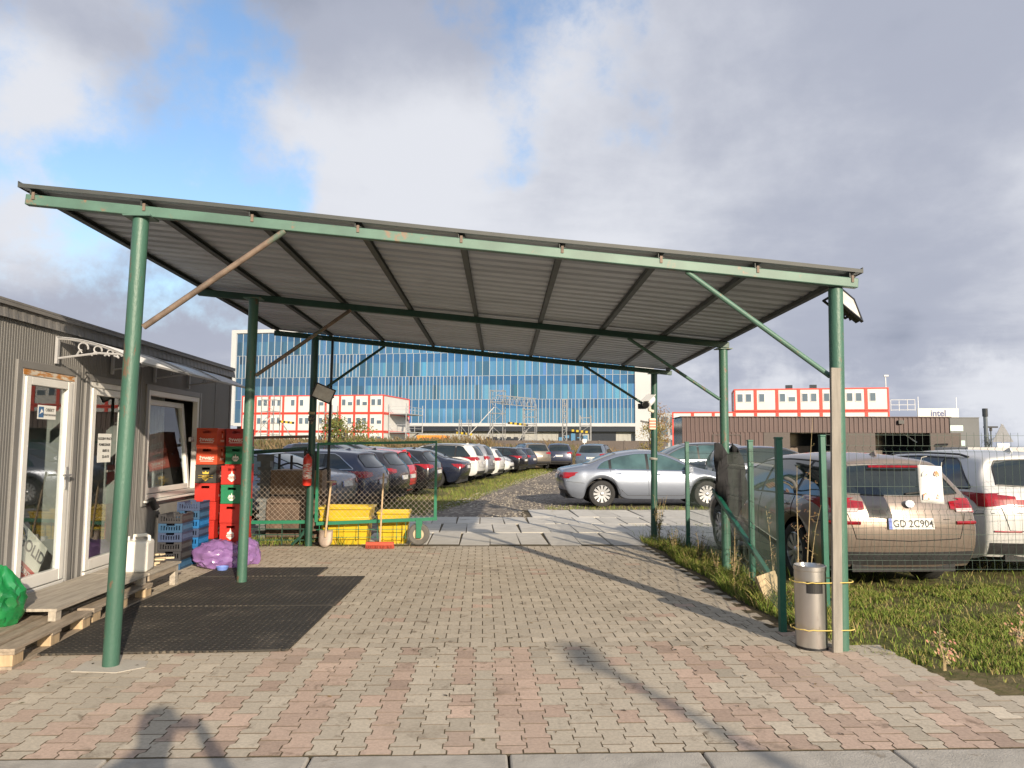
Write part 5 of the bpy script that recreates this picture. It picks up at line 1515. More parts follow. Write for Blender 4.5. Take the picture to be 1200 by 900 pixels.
# taller weeds, one object each
STALK = mat('dry_stalk', (.34, .26, .14), .9, var=.3, scale=20); LEAFG = mat('weed_leaf', (.09, .12, .03), .8, attr=True, var=.15)
def weed(x, y, h, kind, label):
    t = thing('weed', label, 'weed', (x, y, -.03), rnd.uniform(0, 6), 'tall weeds along the fence')
    b = MB(); lf = MB()
    ns = rnd.randint(2, 3) if kind == 'dry' else rnd.randint(5, 8)
    for s in range(ns):
        a = rnd.uniform(0, 6.28); ln = rnd.uniform(.05, .22); hh = h * (rnd.uniform(.55, 1) if kind != 'dry' else rnd.uniform(.3, .55))
        if kind == 'dry' and s == 0: hh = h; ln = .06
        pts = [V((math.cos(a) * ln * t_ ** 1.5 * h + rnd.gauss(0, .006), math.sin(a) * ln * t_ ** 1.5 * h + rnd.gauss(0, .006), hh * t_)) for t_ in (0, .25, .5, .75, 1)]
        b.tube(pts, [.0065, .0055, .0045, .003, .0015], 5)
        for k in range(9 if kind == 'dry' else 16):
            t_ = rnd.uniform(.25, 1); i = min(3, int(t_ * 4)); p = pts[i].lerp(pts[i + 1], t_ * 4 - i)
            aa = rnd.uniform(0, 6.28); L_ = rnd.uniform(.03, .10) * (1.4 - t_)
            q = p + V((math.cos(aa) * L_, math.sin(aa) * L_, rnd.uniform(.0, .8) * L_))
            if kind == 'dry':
                b.tube([p, q], [.002, .001], 4)
                for c in range(3):
                    e = q + V((rnd.gauss(0, .012), rnd.gauss(0, .012), rnd.gauss(0, .012))); lf.t = (.36 * rnd.uniform(.6, 1.2), .24 * rnd.uniform(.6, 1.2), .12); s_ = rnd.uniform(.005, .012)
                    lf.add([e + V((-s_, 0, 0)), e + V((0, s_, s_)), e + V((s_, 0, .002)), e + V((0, -s_, -s_))], [(0, 1, 2, 3)])
            else:
                kk = rnd.uniform(.7, 1.4); lf.t = rnd.choice(((.08 * kk, .13 * kk, .03), (.16 * kk, .16 * kk, .04), (.24 * kk, .2 * kk, .07)))
                w = L_ * .22; dv = (q - p); sd = V((-dv.y, dv.x, 0)).normalized() * w
                lf.add([p, p + dv * .5 + sd, q + V((0, 0, -L_ * .2)), p + dv * .5 - sd], [(0, 1, 2, 3)])
    b.build('stalk', STALK, t, smooth=True); lf.build('leaves', LEAFG, t)
WL = [(2.83, 10.9, .45, 'green', 'leafy weed at the foot of the first fence post by the rear right post'), (2.92, 9.9, .5, 'green', 'leafy weed left of the black cloth post'), (2.86, 9.0, .42, 'green', 'leafy weed in front of the black cloth post'),
      (2.80, 8.2, .5, 'green', 'bushy weed at the foot of the second fence post'), (2.76, 7.5, .38, 'green', 'low leafy weed beside the wood offcut'), (2.98, 7.0, .55, 'dry', 'dry brown weed low behind the third fence post'),
      (2.98, 6.95, 1.42, 'dry', 'tall dry forked stalk right of the third fence post'), (3.28, 7.45, 1.9, 'dry', 'tallest dry stalk beside the corner fence post'), (3.2, 8.1, .95, 'dry', 'dry tangled weed between the second and third fence posts'),
      (3.05, 8.9, .7, 'dry', 'dry stalk behind the black cloth post'), (2.98, 12.4, .8, 'green', 'thin tall weed at the foot of the rear right post'),
      (3.35, 5.35, .35, 'dry', 'small dry weed in the grass near the paving edge'), (4.4, 6.0, .3, 'dry', 'single dry stalk in the grass below the white sheet')]
for w in WL: weed(*w)

# gravel stones
b = MB()
ico = [V(p).normalized() for p in ((0, 0, 1), (.9, 0, .3), (.28, .85, .3), (-.72, .53, .3), (-.72, -.53, .3), (.28, -.85, .3), (0, 0, -.5))]
icf = [(0, 1, 2), (0, 2, 3), (0, 3, 4), (0, 4, 5), (0, 5, 1), (6, 2, 1), (6, 3, 2), (6, 4, 3), (6, 5, 4), (6, 1, 5)]
for k in range(5200):
    y = 16.0 + 32 * rnd.random() ** 1.6; x = lane_x(y) + rnd.uniform(-.1, 1) * (3.6 + (y - 17) * .06) 
    if x > 1 and y < 18.3: continue
    if noise.noise(V((x * .5, y * .25, 5))) < -.12 + rnd.gauss(0, .12): continue
    s = rnd.uniform(.010, .034) * (1 + (y - 16) / 40); q = rnd.uniform(.6, 1.15); b.t = (.38 * q, .34 * q, .28 * q)
    M = Matrix.Translation((x, y, -.025)) @ Matrix.Rotation(rnd.uniform(0, 6.28), 4, 'Z') @ Matrix.Diagonal((s * rnd.uniform(.7, 1.5), s, s * .6, 1))
    b.add([M @ p for p in ico], icf)
o = b.build('gravel', mat('gravel_stone', (.4, .37, .3), .9, attr=True, var=.1)); tag(o, 'pale crushed stones strewn over the dirt lane', 'gravel', kind='stuff')
# crumbs, leaves, small litter on the paving
b = MB()
for k in range(170):
    x, y = rnd.uniform(-3, 2.9), rnd.uniform(4, 11.5); s = rnd.uniform(.008, .022); q = rnd.uniform(.5, 1.2); b.t = rnd.choice(((.06 * q, .045 * q, .03 * q), (.2 * q, .13 * q, .05 * q), (.1 * q, .09 * q, .05 * q)))
    a = rnd.uniform(0, 6.3); c, d = math.cos(a) * s, math.sin(a) * s
    b.add([(x - c, y - d, .004), (x + d * .5, y - c * .5, .007), (x + c, y + d, .005), (x - d * .5, y + c * .5, .008)], [(0, 1, 2, 3)])
o = b.build('leaf_litter', LEAFG); tag(o, 'tiny dead leaves and crumbs scattered over the pavers', 'litter', kind='stuff')

# ------------------------------------------------------------------ trees and bank
BARK = mat('bark', (.09, .07, .05), .9, var=.3)
LEAF = mat('tree_leaf', (.08, .1, .03), .8, attr=True, var=.15, spec=.2)
def tree(name, label, x, y, z0, h, w, nleaf, cols, cat='tree', sc=1.0, trunkh=.25):
    t = thing(name, label, cat, (x, y, z0))
    b = MB(); cl = MB()
    b.tube([(0, 0, 0), (.03 * w, 0, h * .25), (0, .03 * w, h * .55), (0, 0, h * .85)], [.035 * w, .028 * w, .018 * w, .006 * w], 7)
    cen = []
    for k in range(16):
        a = rnd.uniform(0, 6.28); zz = rnd.uniform(trunkh, .95); rr = w / 2 * math.sin(math.pi * min(1, max(.12, (zz - trunkh * .6) / (1.05 - trunkh * .6)))) ** .7 * rnd.uniform(.35, .95)
        c = V((math.cos(a) * rr, math.sin(a) * rr, zz * h)); cen.append((c, rnd.uniform(.16, .30) * w, rnd.uniform(.75, 1.3)))
        b.tube([(0, 0, max(.1, zz - .25) * h), c * .6 + V((0, 0, zz * h * .38)), c], [.012 * w, .008 * w, .003 * w], 5)
    for k in range(nleaf):
        c, r, br_ = rnd.choice(cen)
        d = V((rnd.gauss(0, 1), rnd.gauss(0, 1), rnd.gauss(0, .8))); d = d.normalized() * r * rnd.random() ** .45
        p = c + d; s = rnd.uniform(.03, .06) * sc * w / 3
        q = br_ * rnd.uniform(.75, 1.25); cc = rnd.choice(cols); cl.t = tuple(v * q for v in cc)
        u = V((rnd.gauss(0, 1), rnd.gauss(0, 1), rnd.gauss(0, 1))).normalized(); v = u.orthogonal().normalized()
        cl.add([p - u * s, p + v * s * .6, p + u * s, p - v * s * .6], [(0, 1, 2, 3)])
    b.build('trunk', BARK, t, smooth=True); cl.build('crown', LEAF, t)
tree('bush', 'olive green bush standing in front of the white and red containers', -8.3, 46, .0, 3.2, 3.6, 4200, ((.10, .115, .03), (.14, .13, .04), (.07, .09, .025)), 'bush', 1.25, .1)
tree('bush', 'small ochre bush beside the rear right post, in front of the brown hall', 14.2, 62, .6, 2.6, 3.0, 1500, ((.2, .15, .05), (.14, .13, .04)), 'bush', 1.5, .05)
tree('bush', 'rust coloured shrub at the corner of the blue glass building', 28.5, 118, 2.0, 5.5, 5.5, 1500, ((.22, .12, .05), (.14, .10, .04)), 'bush', 1.6, .05)
# low earth bank with dry weeds
def bank_h(x, y):
    d = (y - 56) / 8
    base = max(0, 1 - abs(d - .4) * .75)
    edge = min(1, max(0, (13.5 - x) / 6)) 
    return -.05 + (1.75 if x < 1 else 1.25) * min(1, base * 1.6) * edge * (.85 + .2 * noise.noise(V((x * .12, y * .12, 0))))
b = MB(); nx, ny = 90, 16; vs = []; fs = []
for j in range(ny + 1):
    for i in range(nx + 1):
        x = -60 + i * 75 / nx; y = 50 + j * 26 / ny; vs.append((x, y, bank_h(x, y) - (.12 if j in (0, ny) else 0)))
for j in range(ny):
    for i in range(nx): a = j * (nx + 1) + i; fs.append((a, a + 1, a + nx + 2, a + nx + 1))
b.add(vs, fs)
BANK = ground_mat('bank_earth', (.16, .12, .075), (.20, .145, .085), (.10, .085, .045), .25, 5)
srf('earth_bank', b.build('earth_bank', BANK, smooth=True))
sp = []
for k in range(15000):
    x = rnd.uniform(-32, 14.5); y = rnd.uniform(51.5, 64)
    c = noise.noise(V((x * .25, y * .2, 2)))
    q = rnd.uniform(.7, 1.25)
    if x > 2.5 and rnd.random() < .45: continue
    col = (.15 * q, .11 * q, .06 * q) if c + rnd.gauss(0, .25) > -.05 else (.085 * q, .085 * q, .035 * q)
    sp.append((x, y, bank_h(x, y) - .02, rnd.uniform(.15, .75) * (1 + .9 * c), rnd.uniform(.1, .9), col))
b = MB()
for x, y, z, h, ln, c in sp:
    a = rnd.uniform(-.6, .6); w = rnd.uniform(.012, .035); d = rnd.uniform(0, 6.28); b.t = c
    b.add([(x - w, y, z), (x + w, y + a * w, z), (x + math.cos(d) * ln * h + w * .3, y + math.sin(d) * ln * h, z + h), (x + math.cos(d) * ln * h - w * .6, y + math.sin(d) * ln * h, z + h * .9)], [(0, 1, 2, 3)])
o = b.build('dry_weeds', GRM); tag(o, 'tall dry ochre weeds covering the earth bank behind the parked cars', 'weeds', kind='stuff')
# ------------------------------------------------------------------ blue glass office building
BG = []
for i, (c, r_) in enumerate((((.05, .19, .46), .08), ((.035, .13, .34), .08), ((.12, .30, .52), .1))):
    BG.append(mat('blue_facade_glass%d' % i, c, r_, metal=.45, var=.12, scale=.05, spec=.8))
FAC, nt, bs = _nt('blue_facade_glass')
a = nt.nodes.new('ShaderNodeAttribute'); a.attribute_name = 'tint'; nt.links.new(a.outputs['Color'], bs.inputs['Base Color'])
bs.inputs['Roughness'].default_value = .12; bs.inputs['Metallic'].default_value = .35; bs.inputs['Specular IOR Level'].default_value = .6
MUL = mat('white_mullion', (.36, .39, .42), .5, var=.05); WFR = mat('white_facade_panel', (.44, .45, .46), .5, var=.05, scale=.2)
GREYF = mat('grey_ground_floor', (.33, .33, .31), .7, var=.15, scale=.3); DKW = mat('dark_window', (.03, .035, .045), .15)
ob_ = thing('office_building', 'long office building with blue glass facade and white mullion grid', 'building', (-56.3, 170.6, 0), R(-11.7))
WB = 90.0; z0 = 6.15; fh = 5.1
def tintb(k, up, x):
    g = max(0, 1 - x / 46)          # the left part of the facade has greyer glass
    q = rnd.uniform(.82, 1.18)
    base = (.04, .135, .29) if up else (.075, .20, .345)
    grey = (.05, .085, .13)
    return tuple((a_ * (1 - .62 * g) + b_ * .62 * g) * q for a_, b_ in zip(base, grey))
for f in range(4):
    gb = MB(); mb_ = MB(); x = 0
    zb, zt = z0 + f * fh, z0 + (f + 1) * fh
    while x < WB - .1:
        nar = (f == 0 and x > 66) or (f == 1 and 33 < x < 57) or (f == 2 and x < 29)
        w = .78 if nar else 1.55
        w = min(w, WB - x)
        for k, (a_, c_) in enumerate(((zb, zb + fh * .62), (zb + fh * .62, zt))):
            gb.t = tintb(f, k, x)
            if rnd.random() < .08: gb.t = tuple(v * .6 for v in gb.t)
            if k == 0 and w > 1 and rnd.random() < .75:
                s = w * rnd.choice((.33, .5, .66)); gb.bx(x, x + s, 0, .2, a_, c_); gb.t = tuple(min(1, v * rnd.uniform(1.05, 1.35)) for v in gb.t); gb.bx(x + s, x + w, 0, .2, a_, c_)
            else: gb.bx(x, x + w, 0, .2, a_, c_)
        mb_.bx(x - .055, x + .055, -.16, -.003, zb + .04, zt - .04)
        x += w
    gb.build('glass_band', FAC, ob_)
    mb_.bx(0, WB, -.06, -.004, zt - .035, zt + .035)
    mb_.build('mullion_grid', MUL, ob_)
b = MB(); b.bx(-1.2, -.01, -.4, 30, 5.6, z0 + 4 * fh + .9); b.bx(WB + .01, WB + 3.9, -.4, 30, 2.5, z0 + 4 * fh + .9); b.bx(0, WB, -.4, .3, z0 + 4 * fh + .11, z0 + 4 * fh + .9); b.bx(0, WB, -.5, .2, 5.45, z0 - .003)
b.build('white_frame', WFR, ob_)
b = MB(); b.bx(0, WB, .25, 30, z0, z0 + 4 * fh); b.build('building_core', DKW, ob_)
b = MB(); b.bx(-.5, WB + .5, 1.2, 29, z0 + 4 * fh + .12, z0 + 4 * fh + .8); b.bx(6, 20, 5, 20, z0 + 4 * fh + .8, z0 + 4 * fh + 1.7); b.build('roof', WFR, ob_)
b = MB(); b.bx(30, WB + 3, 1.0, 25, 0, 5.44)
for k in range(60): b.bx(30.5 + k * 1.0, 30.56 + k * 1.0, .94, .999, .5, 5.2)
b.build('ground_floor', GREYF, ob_)
b = MB(); b.bx(0, 29.9, 1.2, 25, 0, 5.43); b.bx(30, WB, -.3, .9, 4.4, 5.43); b.bx(58, 66, .9, .99, 1.5, 2.9)
for k in range(6): b.bx(58.3 + k * 1.5, 59.2 + k * 1.5, .86, .93, 1.2, 3.2)
b.bx(74, 79, .8, .98, 1.6, 4.4); b.bx(80.5, 86, .8, .98, 1.4, 4.4)
b.build('dark_opening', DKW, ob_)
b = MB()
for k in range(5): b.bx(74 + k * 1.3, 74.9 + k * 1.3, .7, .79, 2 + (k % 2), 3.2 + (k % 3) * .4)
b.build('window', BG[2], ob_)

# ------------------------------------------------------------------ red and white container offices
CRW = mat('cream_container_panel', (.56, .56, .54), .55, var=.04, scale=.5); CRD = mat('red_container_frame', (.62, .06, .04), .5, var=.08)
WGL = mat('container_window', (.10, .14, .18), .15, var=.2, scale=.4)
def module(par, x, z, w, h, d, kind, face='front'):
    b = MB(); b.bx(x + .09, x + w - .09, .03, d - .03, z + .14, z + h - .14); wl_ = b.build('module_wall', CRW, par)
    b = MB()
    for xx in (x, x + w - .18): 
        for y_ in (-.02, d - .16): b.bx(xx, xx + .18, y_, y_ + .18, z, z + h)
    for zz in (z + .003, z + h - .17):
        b.bx(x + .181, x + w - .181, 0, .16, zz, zz + .165); b.bx(x + .181, x + w - .181, d - .16, d, zz, zz + .165)
        for xx in (x + .003, x + w - .163): b.bx(xx, xx + .16, .161, d - .161, zz, zz + .165)
    b.build('module_frame', CRD, par)
    wins = {0: [(.45, .6)], 1: [(.4, .62), (1.4, .62)], 2: [(1.35, .62)], 3: [(.35, .6), (1.35, .75)], 4: []}[kind]
    for wx_, ww in wins:
        zz0 = z + h * .42 if not (kind == 3 and wx_ > 1) else z + h * .42
        hh = .95 if not (kind == 3 and wx_ > 1) else .55
        b = MB(); b.bx(x + wx_ - .06, x + wx_ + ww + .06, -.02, .029, zz0 - .06, zz0 + hh + .06); wf_ = b.build('window', WHITE, par)
        b = MB(); b.bx(x + wx_, x + wx_ + ww, -.03, -.021, zz0, zz0 + hh); b.build('window_glass', WGL, wf_)
ca = thing('container_office', 'three-storey white container office with red frames left of the bush', 'container office', (-39.0, 121.6, 0), R(-14))
for l in range(3):
    for i in range(10): module(ca, i * 2.44, .6 + l * 2.9, 2.44, 2.86, 12, rnd.choice((0, 1, 1, 2, 3, 3, 4)))
GAL = mat('stair_steel', (.45, .46, .47), .5, metal=.4)
b = MB()
for l in range(3):
    b.bx(24.5, 27.5, 2, 10, .5 + l * 2.9, .62 + l * 2.9)
    for y_ in (2, 6, 10): b.bar((27.45, y_, .6 + l * 2.9), (27.45, y_, 1.75 + l * 2.9), .08, .08)
    for zz in (1.2, 1.7): b.bar((27.45, 2, zz + l * 2.9), (27.45, 10, zz + l * 2.9), .06, .06); b.bar((24.6, 2, zz + l * 2.9), (27.45, 2, zz + l * 2.9), .06, .06)
for x in (24.6, 27.4):
    for y_ in (2, 10): b.bar((x, y_, 0), (x, y_, 8), .1, .1)
b.bar((24.8, 4, .6), (27.2, 9, 3.4), .5, .1); b.bar((27.2, 4, 3.5), (24.8, 9, 6.3), .5, .1)
b.build('outside_stair', GAL, ca)
cb = thing('container_office', 'white container office with red frames rising above the brown hall', 'container office', (31.3, 90.4, 0), R(-16))
for i in range(7): module(cb, i * 2.52, 5.85, 2.52, 2.75, 6, rnd.choice((0, 1, 3, 4, 1)))
for i in range(-3, 7): module(cb, i * 2.52, 3.05, 2.52, 2.75, 6, rnd.choice((0, 1, 3)))
for i in range(-3, 7): module(cb, i * 2.52, .25, 2.52, 2.75, 6, rnd.choice((1, 3)))
b = MB()
for x in (6.2, 9, 11.6): b.bx(x, x + .8, 1, 1.6, 8.62, 9.1)
b.build('air_unit', DKW, cb)
b = MB(); b.bar((17.4, .3, 8.6), (17.4, .3, 9.9), .10, .10); b.bx(17.2, 17.7, .1, .4, 9.9, 10.1); b.build('mast', GAL, cb)
b = MB()
for z in (5.9, 6.5, 7.1): b.bar((17.8, 0, z), (20.4, 0, z), .06, .06)
for x in (17.8, 18.7, 19.6, 20.4): b.bar((x, 0, 5.8), (x, 0, 7.1), .06, .06)
b.build('railing', GAL, cb)

# ------------------------------------------------------------------ brown hall
HALL = mat('brown_ribbed_cladding', (.085, .052, .048), .6, var=.08, scale=.4); HALLP = mat('brown_flat_panel', (.08, .064, .058), .7, var=.1)
hall = thing('brown_hall', 'low brown ribbed metal hall with two open dark bays', 'building', (19.7, 72.0, 0), R(-7))
def hx(b, x0, x1, z0, z1, y=0):
    n = max(1, int((x1 - x0) / .42)); w = (x1 - x0) / n; vs = []; fs = []; pr = []
    for i in range(n):
        for t, h in ((0, 0), (.45, 0), (.55, .07), (.9, .07)): pr.append((x0 + (i + t) * w, y + h))
    pr.append((x1, y))
    for x, yy in pr: vs += [(x, yy, z0), (x, yy, z1)]
    for i in range(len(pr) - 1): fs.append((2 * i, 2 * i + 2, 2 * i + 3, 2 * i + 1))
    b.add(vs, fs)
b = MB(); hx(b, 0, 25.2, 2.9, 4.38); hx(b, 0, 7.8, 0, 2.897); b.build('wall', HALL, hall)
for x0, x1 in ((7.8, 10.3), (14.3, 18.3), (23.4, 26.2)):
    b = MB(); b.bx(x0, x1, .02, .2, 0, 2.89); b.build('flat_panel', HALLP, hall)
b = MB(); b.bx(0, 26, 5.9, 6.1, 0, 4.3); b.bx(-.02, .2, .1, 6, 0, 4.35); b.bx(25.1, 25.3, .1, 6, 0, 4.35); b.bx(0, 26, .1, 6, -.05, .02); b.build('back_wall', DKW, hall)
b = MB(); b.bx(-.15, 25.35, -.12, 6.1, 4.383, 4.46); b.build('roof', HALL, hall)
b = MB(); b.bx(2.9, 3.0, -.03, -.002, .0, 2.6); b.bx(5.6, 5.7, -.03, -.002, 0, 2.6); b.bx(2.9, 5.7, -.03, -.001, 2.6, 2.68); b.bx(4.4, 4.6, -.06, -.03, 1.3, 1.5); b.build('sliding_door', HALLP, hall)
b = MB(); b.bx(20.4, 20.9, -.3, -.01, 3.75, 4.1); b.build('wall_lamp', BLACK, hall)
for x0, x1 in ((10.3, 14.3), (18.3, 23.4)):
    b = MB(); b.bar((x0, 1, 2.9), (x1, 1, 2.9), .12, .12); b.build('bay_lintel', GAL, hall)
b = MB(); b.bar((21.8, 2.2, 2.9), (23.0, 2.0, 2.0), .12, .12); b.build('light_tube', WHITE, hall)
b = MB(); b.bx(11, 13.6, 4, 5.2, .02, 1.6); SG = mat('stored_goods', (.15, .12, .1), .8, var=.4, scale=1); b.build('stored_goods', SG, hall)
b = MB(); b.bx(19, 20.5, 4, 5.4, .02, 1.2); b.build('stored_goods', SG, hall)
b = MB(); b.bx(20.9, 22.4, 4.4, 5.4, .02, .8); b.build('stored_goods', SG, hall)

# ------------------------------------------------------------------ grey office with the sign
go = thing('grey_office', 'grey flat roofed office with pale roof sign panel and two window strips', 'building', (71.5, 110.0, 0), R(-6))
GRO = mat('grey_office_wall', (.12, .125, .13), .7, var=.08, scale=.3)
b = MB(); b.bx(-6, 4.2, 0, 14, 0, 5.95); b.build('wall', GRO, go)
b = MB(); b.bx(-6.05, 4.25, -.05, 14, 5.953, 6.1); b.build('roof', GRO, go)
for z0_, x0, x1 in ((4.0, -3.2, 1.8), (1.7, -2.0, 2.0)):
    b = MB(); b.bx(x0, x1, -.04, -.003, z0_, z0_ + .85); b.build('window', mat('pale_window', (.42, .60, .66), .1, metal=.3), go)
b = MB(); b.bx(-4.3, 1.8, 1.0, 1.2, 6.1, 7.5); sp_ = b.build('roof_sign', mat('pale_sign_panel', (.55, .55, .52), .6), go)
text('lettering', 'intel', 1.35, basis((1, 0, 0), (0, 0, 1), (0, -1, 0), (-1.25, .985, 6.72)), mat('navy_letter', (.03, .05, .16), .5), sp_, .01, bold=.03)
b = MB(); b.bar((-4.2, 1, 7.5), (-4.2, 1, 9.3), .06, .06); b.bar((1.5, 1, 7.5), (1.5, 1, 9.2), .06, .06); b.build('aerial', GAL, go)

# ------------------------------------------------------------------ street things far right
def lampost(x, y, h, label, head):
    t = thing('street_lamp', label, 'street lamp', (x, y, 0), group='lamp posts beyond the white car')
    b = MB(); b.tube([(0, 0, 0), (0, 0, h)], .06 if head else .16, 8); b.build('pole', mat('lamp_grey', (.09, .11, .13), .6), t)
    b = MB()
    if head: b.bx(-.55, .55, -.2, .2, h, h + .14); b.bx(-.08, .08, -.08, .08, h - .3, h - .002)
    else: b.tube([(0, 0, h + .003), (0, 0, h + .7)], .22, 8)
    b.build('lamp_head', DKW, t)
lampost(43.4, 62.0, 4.2, 'dark round column lamp post right of the grey office', 0)
lampost(45.6, 64.5, 3.3, 'thin lamp post with a flat head next to the triangular sign', 1)
ts = thing('road_sign', 'grey back of a triangular road sign on a pole at the right edge', 'sign', (43.0, 59.5, 0))
b = MB(); b.tube([(0, 0, 0), (0, 0, 3.5)], .05, 8); b.build('pole', GALV, ts)
b = MB(); b.prism([(-.9, 0), (.9, 0), (.07, 1.45), (-.07, 1.45)], 0, .03, basis((1, 0, 0), (0, 0, 1), (0, -1, 0), (0, -.06, 2.0))); b.build('sign_plate', mat('sign_back', (.16, .165, .175), .6), ts)
b = MB(); b.bx(-.5, .5, -.12, -.093, 1.55, 1.9); b.build('sign_plate', WHITE, ts)
tree('bush', 'round dark bush below the column lamp beside the grey office', 42.6, 60.5, 0, 2.5, 2.0, 700, ((.09, .10, .03), (.13, .11, .04)), 'bush', 1.4, .05)
tl = thing('white_tent_roof', 'long low white tarpaulin roof behind the white car', 'tarpaulin', (47, 54, 0), R(-6))
b = MB(); b.prism([(-10, 0), (16, 0), (16, 1.65), (-10, 1.55)], 0, 5, basis((1, 0, 0), (0, 0, 1), (0, -1, 0), (0, 5, 0))); b.build('tarpaulin', mat('white_tarpaulin', (.45, .44, .43), .7, var=.08, scale=.5), tl)
lo = thing('low_building', 'far grey office block between the glass building and containers', 'building', (62, 235, 0), R(-6))
b = MB(); b.bx(-14, 22, 0, 12, 0, 12); b.build('wall', mat('far_block', (.28, .30, .32), .7), lo)
for f in range(3):
    b = MB()
    for k in range(12): b.bx(-13.5 + k * 3, -11.3 + k * 3, -.1, -.005, 1.2 + f * 3.7, 3.4 + f * 3.7)
    b.build('window_row', mat('far_window', (.08, .11, .14), .2), lo)

# ------------------------------------------------------------------ scaffold towers and beam in front of the glass building
SCAF = mat('scaffold_tube', (.26, .26, .26), .5, metal=.3)
def lattice(name, label, x, y, h, w=1.3, rz=-12, z0=1.2, group='scaffold towers in front of the glass building', step=1.5):
    t = thing(name, label, 'scaffold', (x, y, z0), R(rz), group)
    b = MB()
    for sx in (-1, 1):
        for sy in (-1, 1): b.bar((sx * w / 2, sy * w / 2, -1.3), (sx * w / 2, sy * w / 2, h), .09, .09)
    b.build('upright', SCAF, t)
    b = MB(); z = 0; k = 0
    while z < h:
        for s in (-1, 1):
            b.bar((-w / 2, s * w / 2, z), (w / 2, s * w / 2, z), .06, .06); b.bar((s * w / 2, -w / 2, z), (s * w / 2, w / 2, z), .06, .06)
        if z + step < h: b.bar((-w / 2 * (-1) ** k, -w / 2, z), (w / 2 * (-1) ** k, -w / 2, z + step), .05, .05)
        z += step; k += 1
    b.build('bracing', SCAF, t); return t
lattice('scaffold_tower', 'tall scaffold tower holding the lattice beam, left of centre', 2.1, 98, 7.6, 1.7)
lattice('scaffold_tower', 'scaffold tower with dense braces at the right end of the lattice beam', 6.3, 97, 5.2, 1.6, step=1.0)
lattice('scaffold_tower', 'low thin scaffold tower in front of the dark ground floor', -2.2, 97, 3.6, 1.3)
lattice('scaffold_tower', 'thin tall mast tower in the middle right of the glass building', 11.0, 98, 6.4, .55, step=.8)
lattice('scaffold_tower', 'light scaffold tower right of the thin mast tower', 13.8, 98, 4.3, 1.4, step=1.0)
lattice('scaffold_tower', 'scaffold tower standing in front of the left container office', -27.4, 97, 6.6, 1.7)
lattice('scaffold_tower', 'scaffold tower near the right end of the left container office', -20.2, 98, 5.4, 1.8)
bmx = thing('lattice_beam', 'horizontal grey lattice beam carried by two scaffold towers', 'scaffold', (4.2, 97.4, 7.0), R(-12))
b = MB()
for s in (-1, 1):
    for z in (0, 1.1): b.bar((-2.2, s * .4, z), (3.0, s * .4, z - .5), .08, .08)
    for k in range(8): x = -2.2 + k * .65; b.bar((x, s * .4, -.06 * k), (x + .33, s * .4, 1.1 - .06 * k), .05, .05); b.bar((x + .33, s * .4, 1.1 - .06 * k), (x + .65, s * .4, -.06 * k), .05, .05)
b.build('lattice', SCAF, bmx)
HZ = mat('yellow_black_tape', (.5, .35, .02), .6); HZB = mat('tape_black', (.02, .02, .02), .6)
for x, y, z, n, l in ((3.4, 97, 4.4, 9, 'yellow and black hazard board under the lattice beam'), (-3.6, 97, 3.1, 8, 'yellow and black hazard board before the dark ground floor'), (11.6, 97.5, 3.5, 9, 'yellow and black hazard board beside the thin mast tower'), (-26.2, 96.6, 4.4, 7, 'yellow and black hazard board on the left scaffold')):
    t = thing('hazard_board', l, 'board', (x, y, z), R(-12), 'hazard boards on the scaffold')
    for k in range(n):
        b = MB(); b.bx(k * .3, k * .3 + .299, -.04, .04, -.14 - .03 * k, .14 - .03 * k); b.build('yellow_block' if k % 2 else 'black_block', HZ if k % 2 else HZB, t)
for l, pts in (('raking pair of scaffold props left of the tall tower', [((1.6, 97, 6.5), (-4.2, 96, 0)), ((1.6, 97, 4.2), (-1.2, 96, -.2)), ((-3.4, 97, 3.6), (.2, 96.5, .4))]), ('raking scaffold prop between the two towers', [((6.2, 97, 3.8), (3.0, 96, 0))]), ('raking props of the left scaffold', [((-27, 97, 5.5), (-31, 96, 0)), ((-26.5, 97, 5), (-23, 96, .5))])):
    o0 = V(pts[0][0]); t = thing('scaffold_prop', l, 'scaffold', tuple(o0), group='raking scaffold props')
    for p, q in pts:
        b = MB(); b.bar(V(p) - o0, V(q) - o0, .10, .10); b.build('tube', SCAF, t)
# orange and white barrier tape
b = MB(); b.tube([(0, 0, .3), (2.5, 0, 1.2), (7, 0, 1.1), (10.5, 0, .85), (15.5, 0, .8), (19, 0, 1.05)], .05, 4)
o = b.build('barrier_tape', mat('faded_red_tape', (.55, .2, .14), .7), loc=(-3.5, 90, .9)); tag(o, 'faded red barrier tape strung before the scaffold', 'tape')
os_ = thing('orange_container', 'low orange container right of the left container office', 'container', (-8.6, 98, 0), R(-12))
b = MB(); hx(b, 0, 3.9, .6, 2.75); b.bx(0, 3.9, .1, 2.4, .6, 2.7); b.build('container_body', mat('orange_steel', (.62, .22, .03), .6, var=.2, scale=1), os_)
# small white board in the weeds
ws = thing('small_sign', 'tiny white board on a stick in the weeds behind the dark SUV', 'sign', (7.3, 52.4, 0))
b = MB(); b.bar((0, 0, 0), (0, 0, 2.0), .04, .04); b.build('stick', GALV, ws); b = MB(); b.bx(-.14, .14, -.04, -.021, 1.75, 2.0); b.build('board', WHITE, ws)
# low brown concrete wall on the bank crest
bw = thing('brown_bank_wall', 'long low brown screen wall behind the weeds', 'wall', (-33, 79.3, 0), R(-8))
b = MB(); b.bx(0, 51.5, 0, .25, 0, 2.0)
for k in range(21): b.bx(k * 2.5, k * 2.5 + .16, -.05, -.001, 0, 2.05)
b.build('wall', mat('brown_screen', (.10, .082, .072), .8, var=.12, scale=.5), bw)
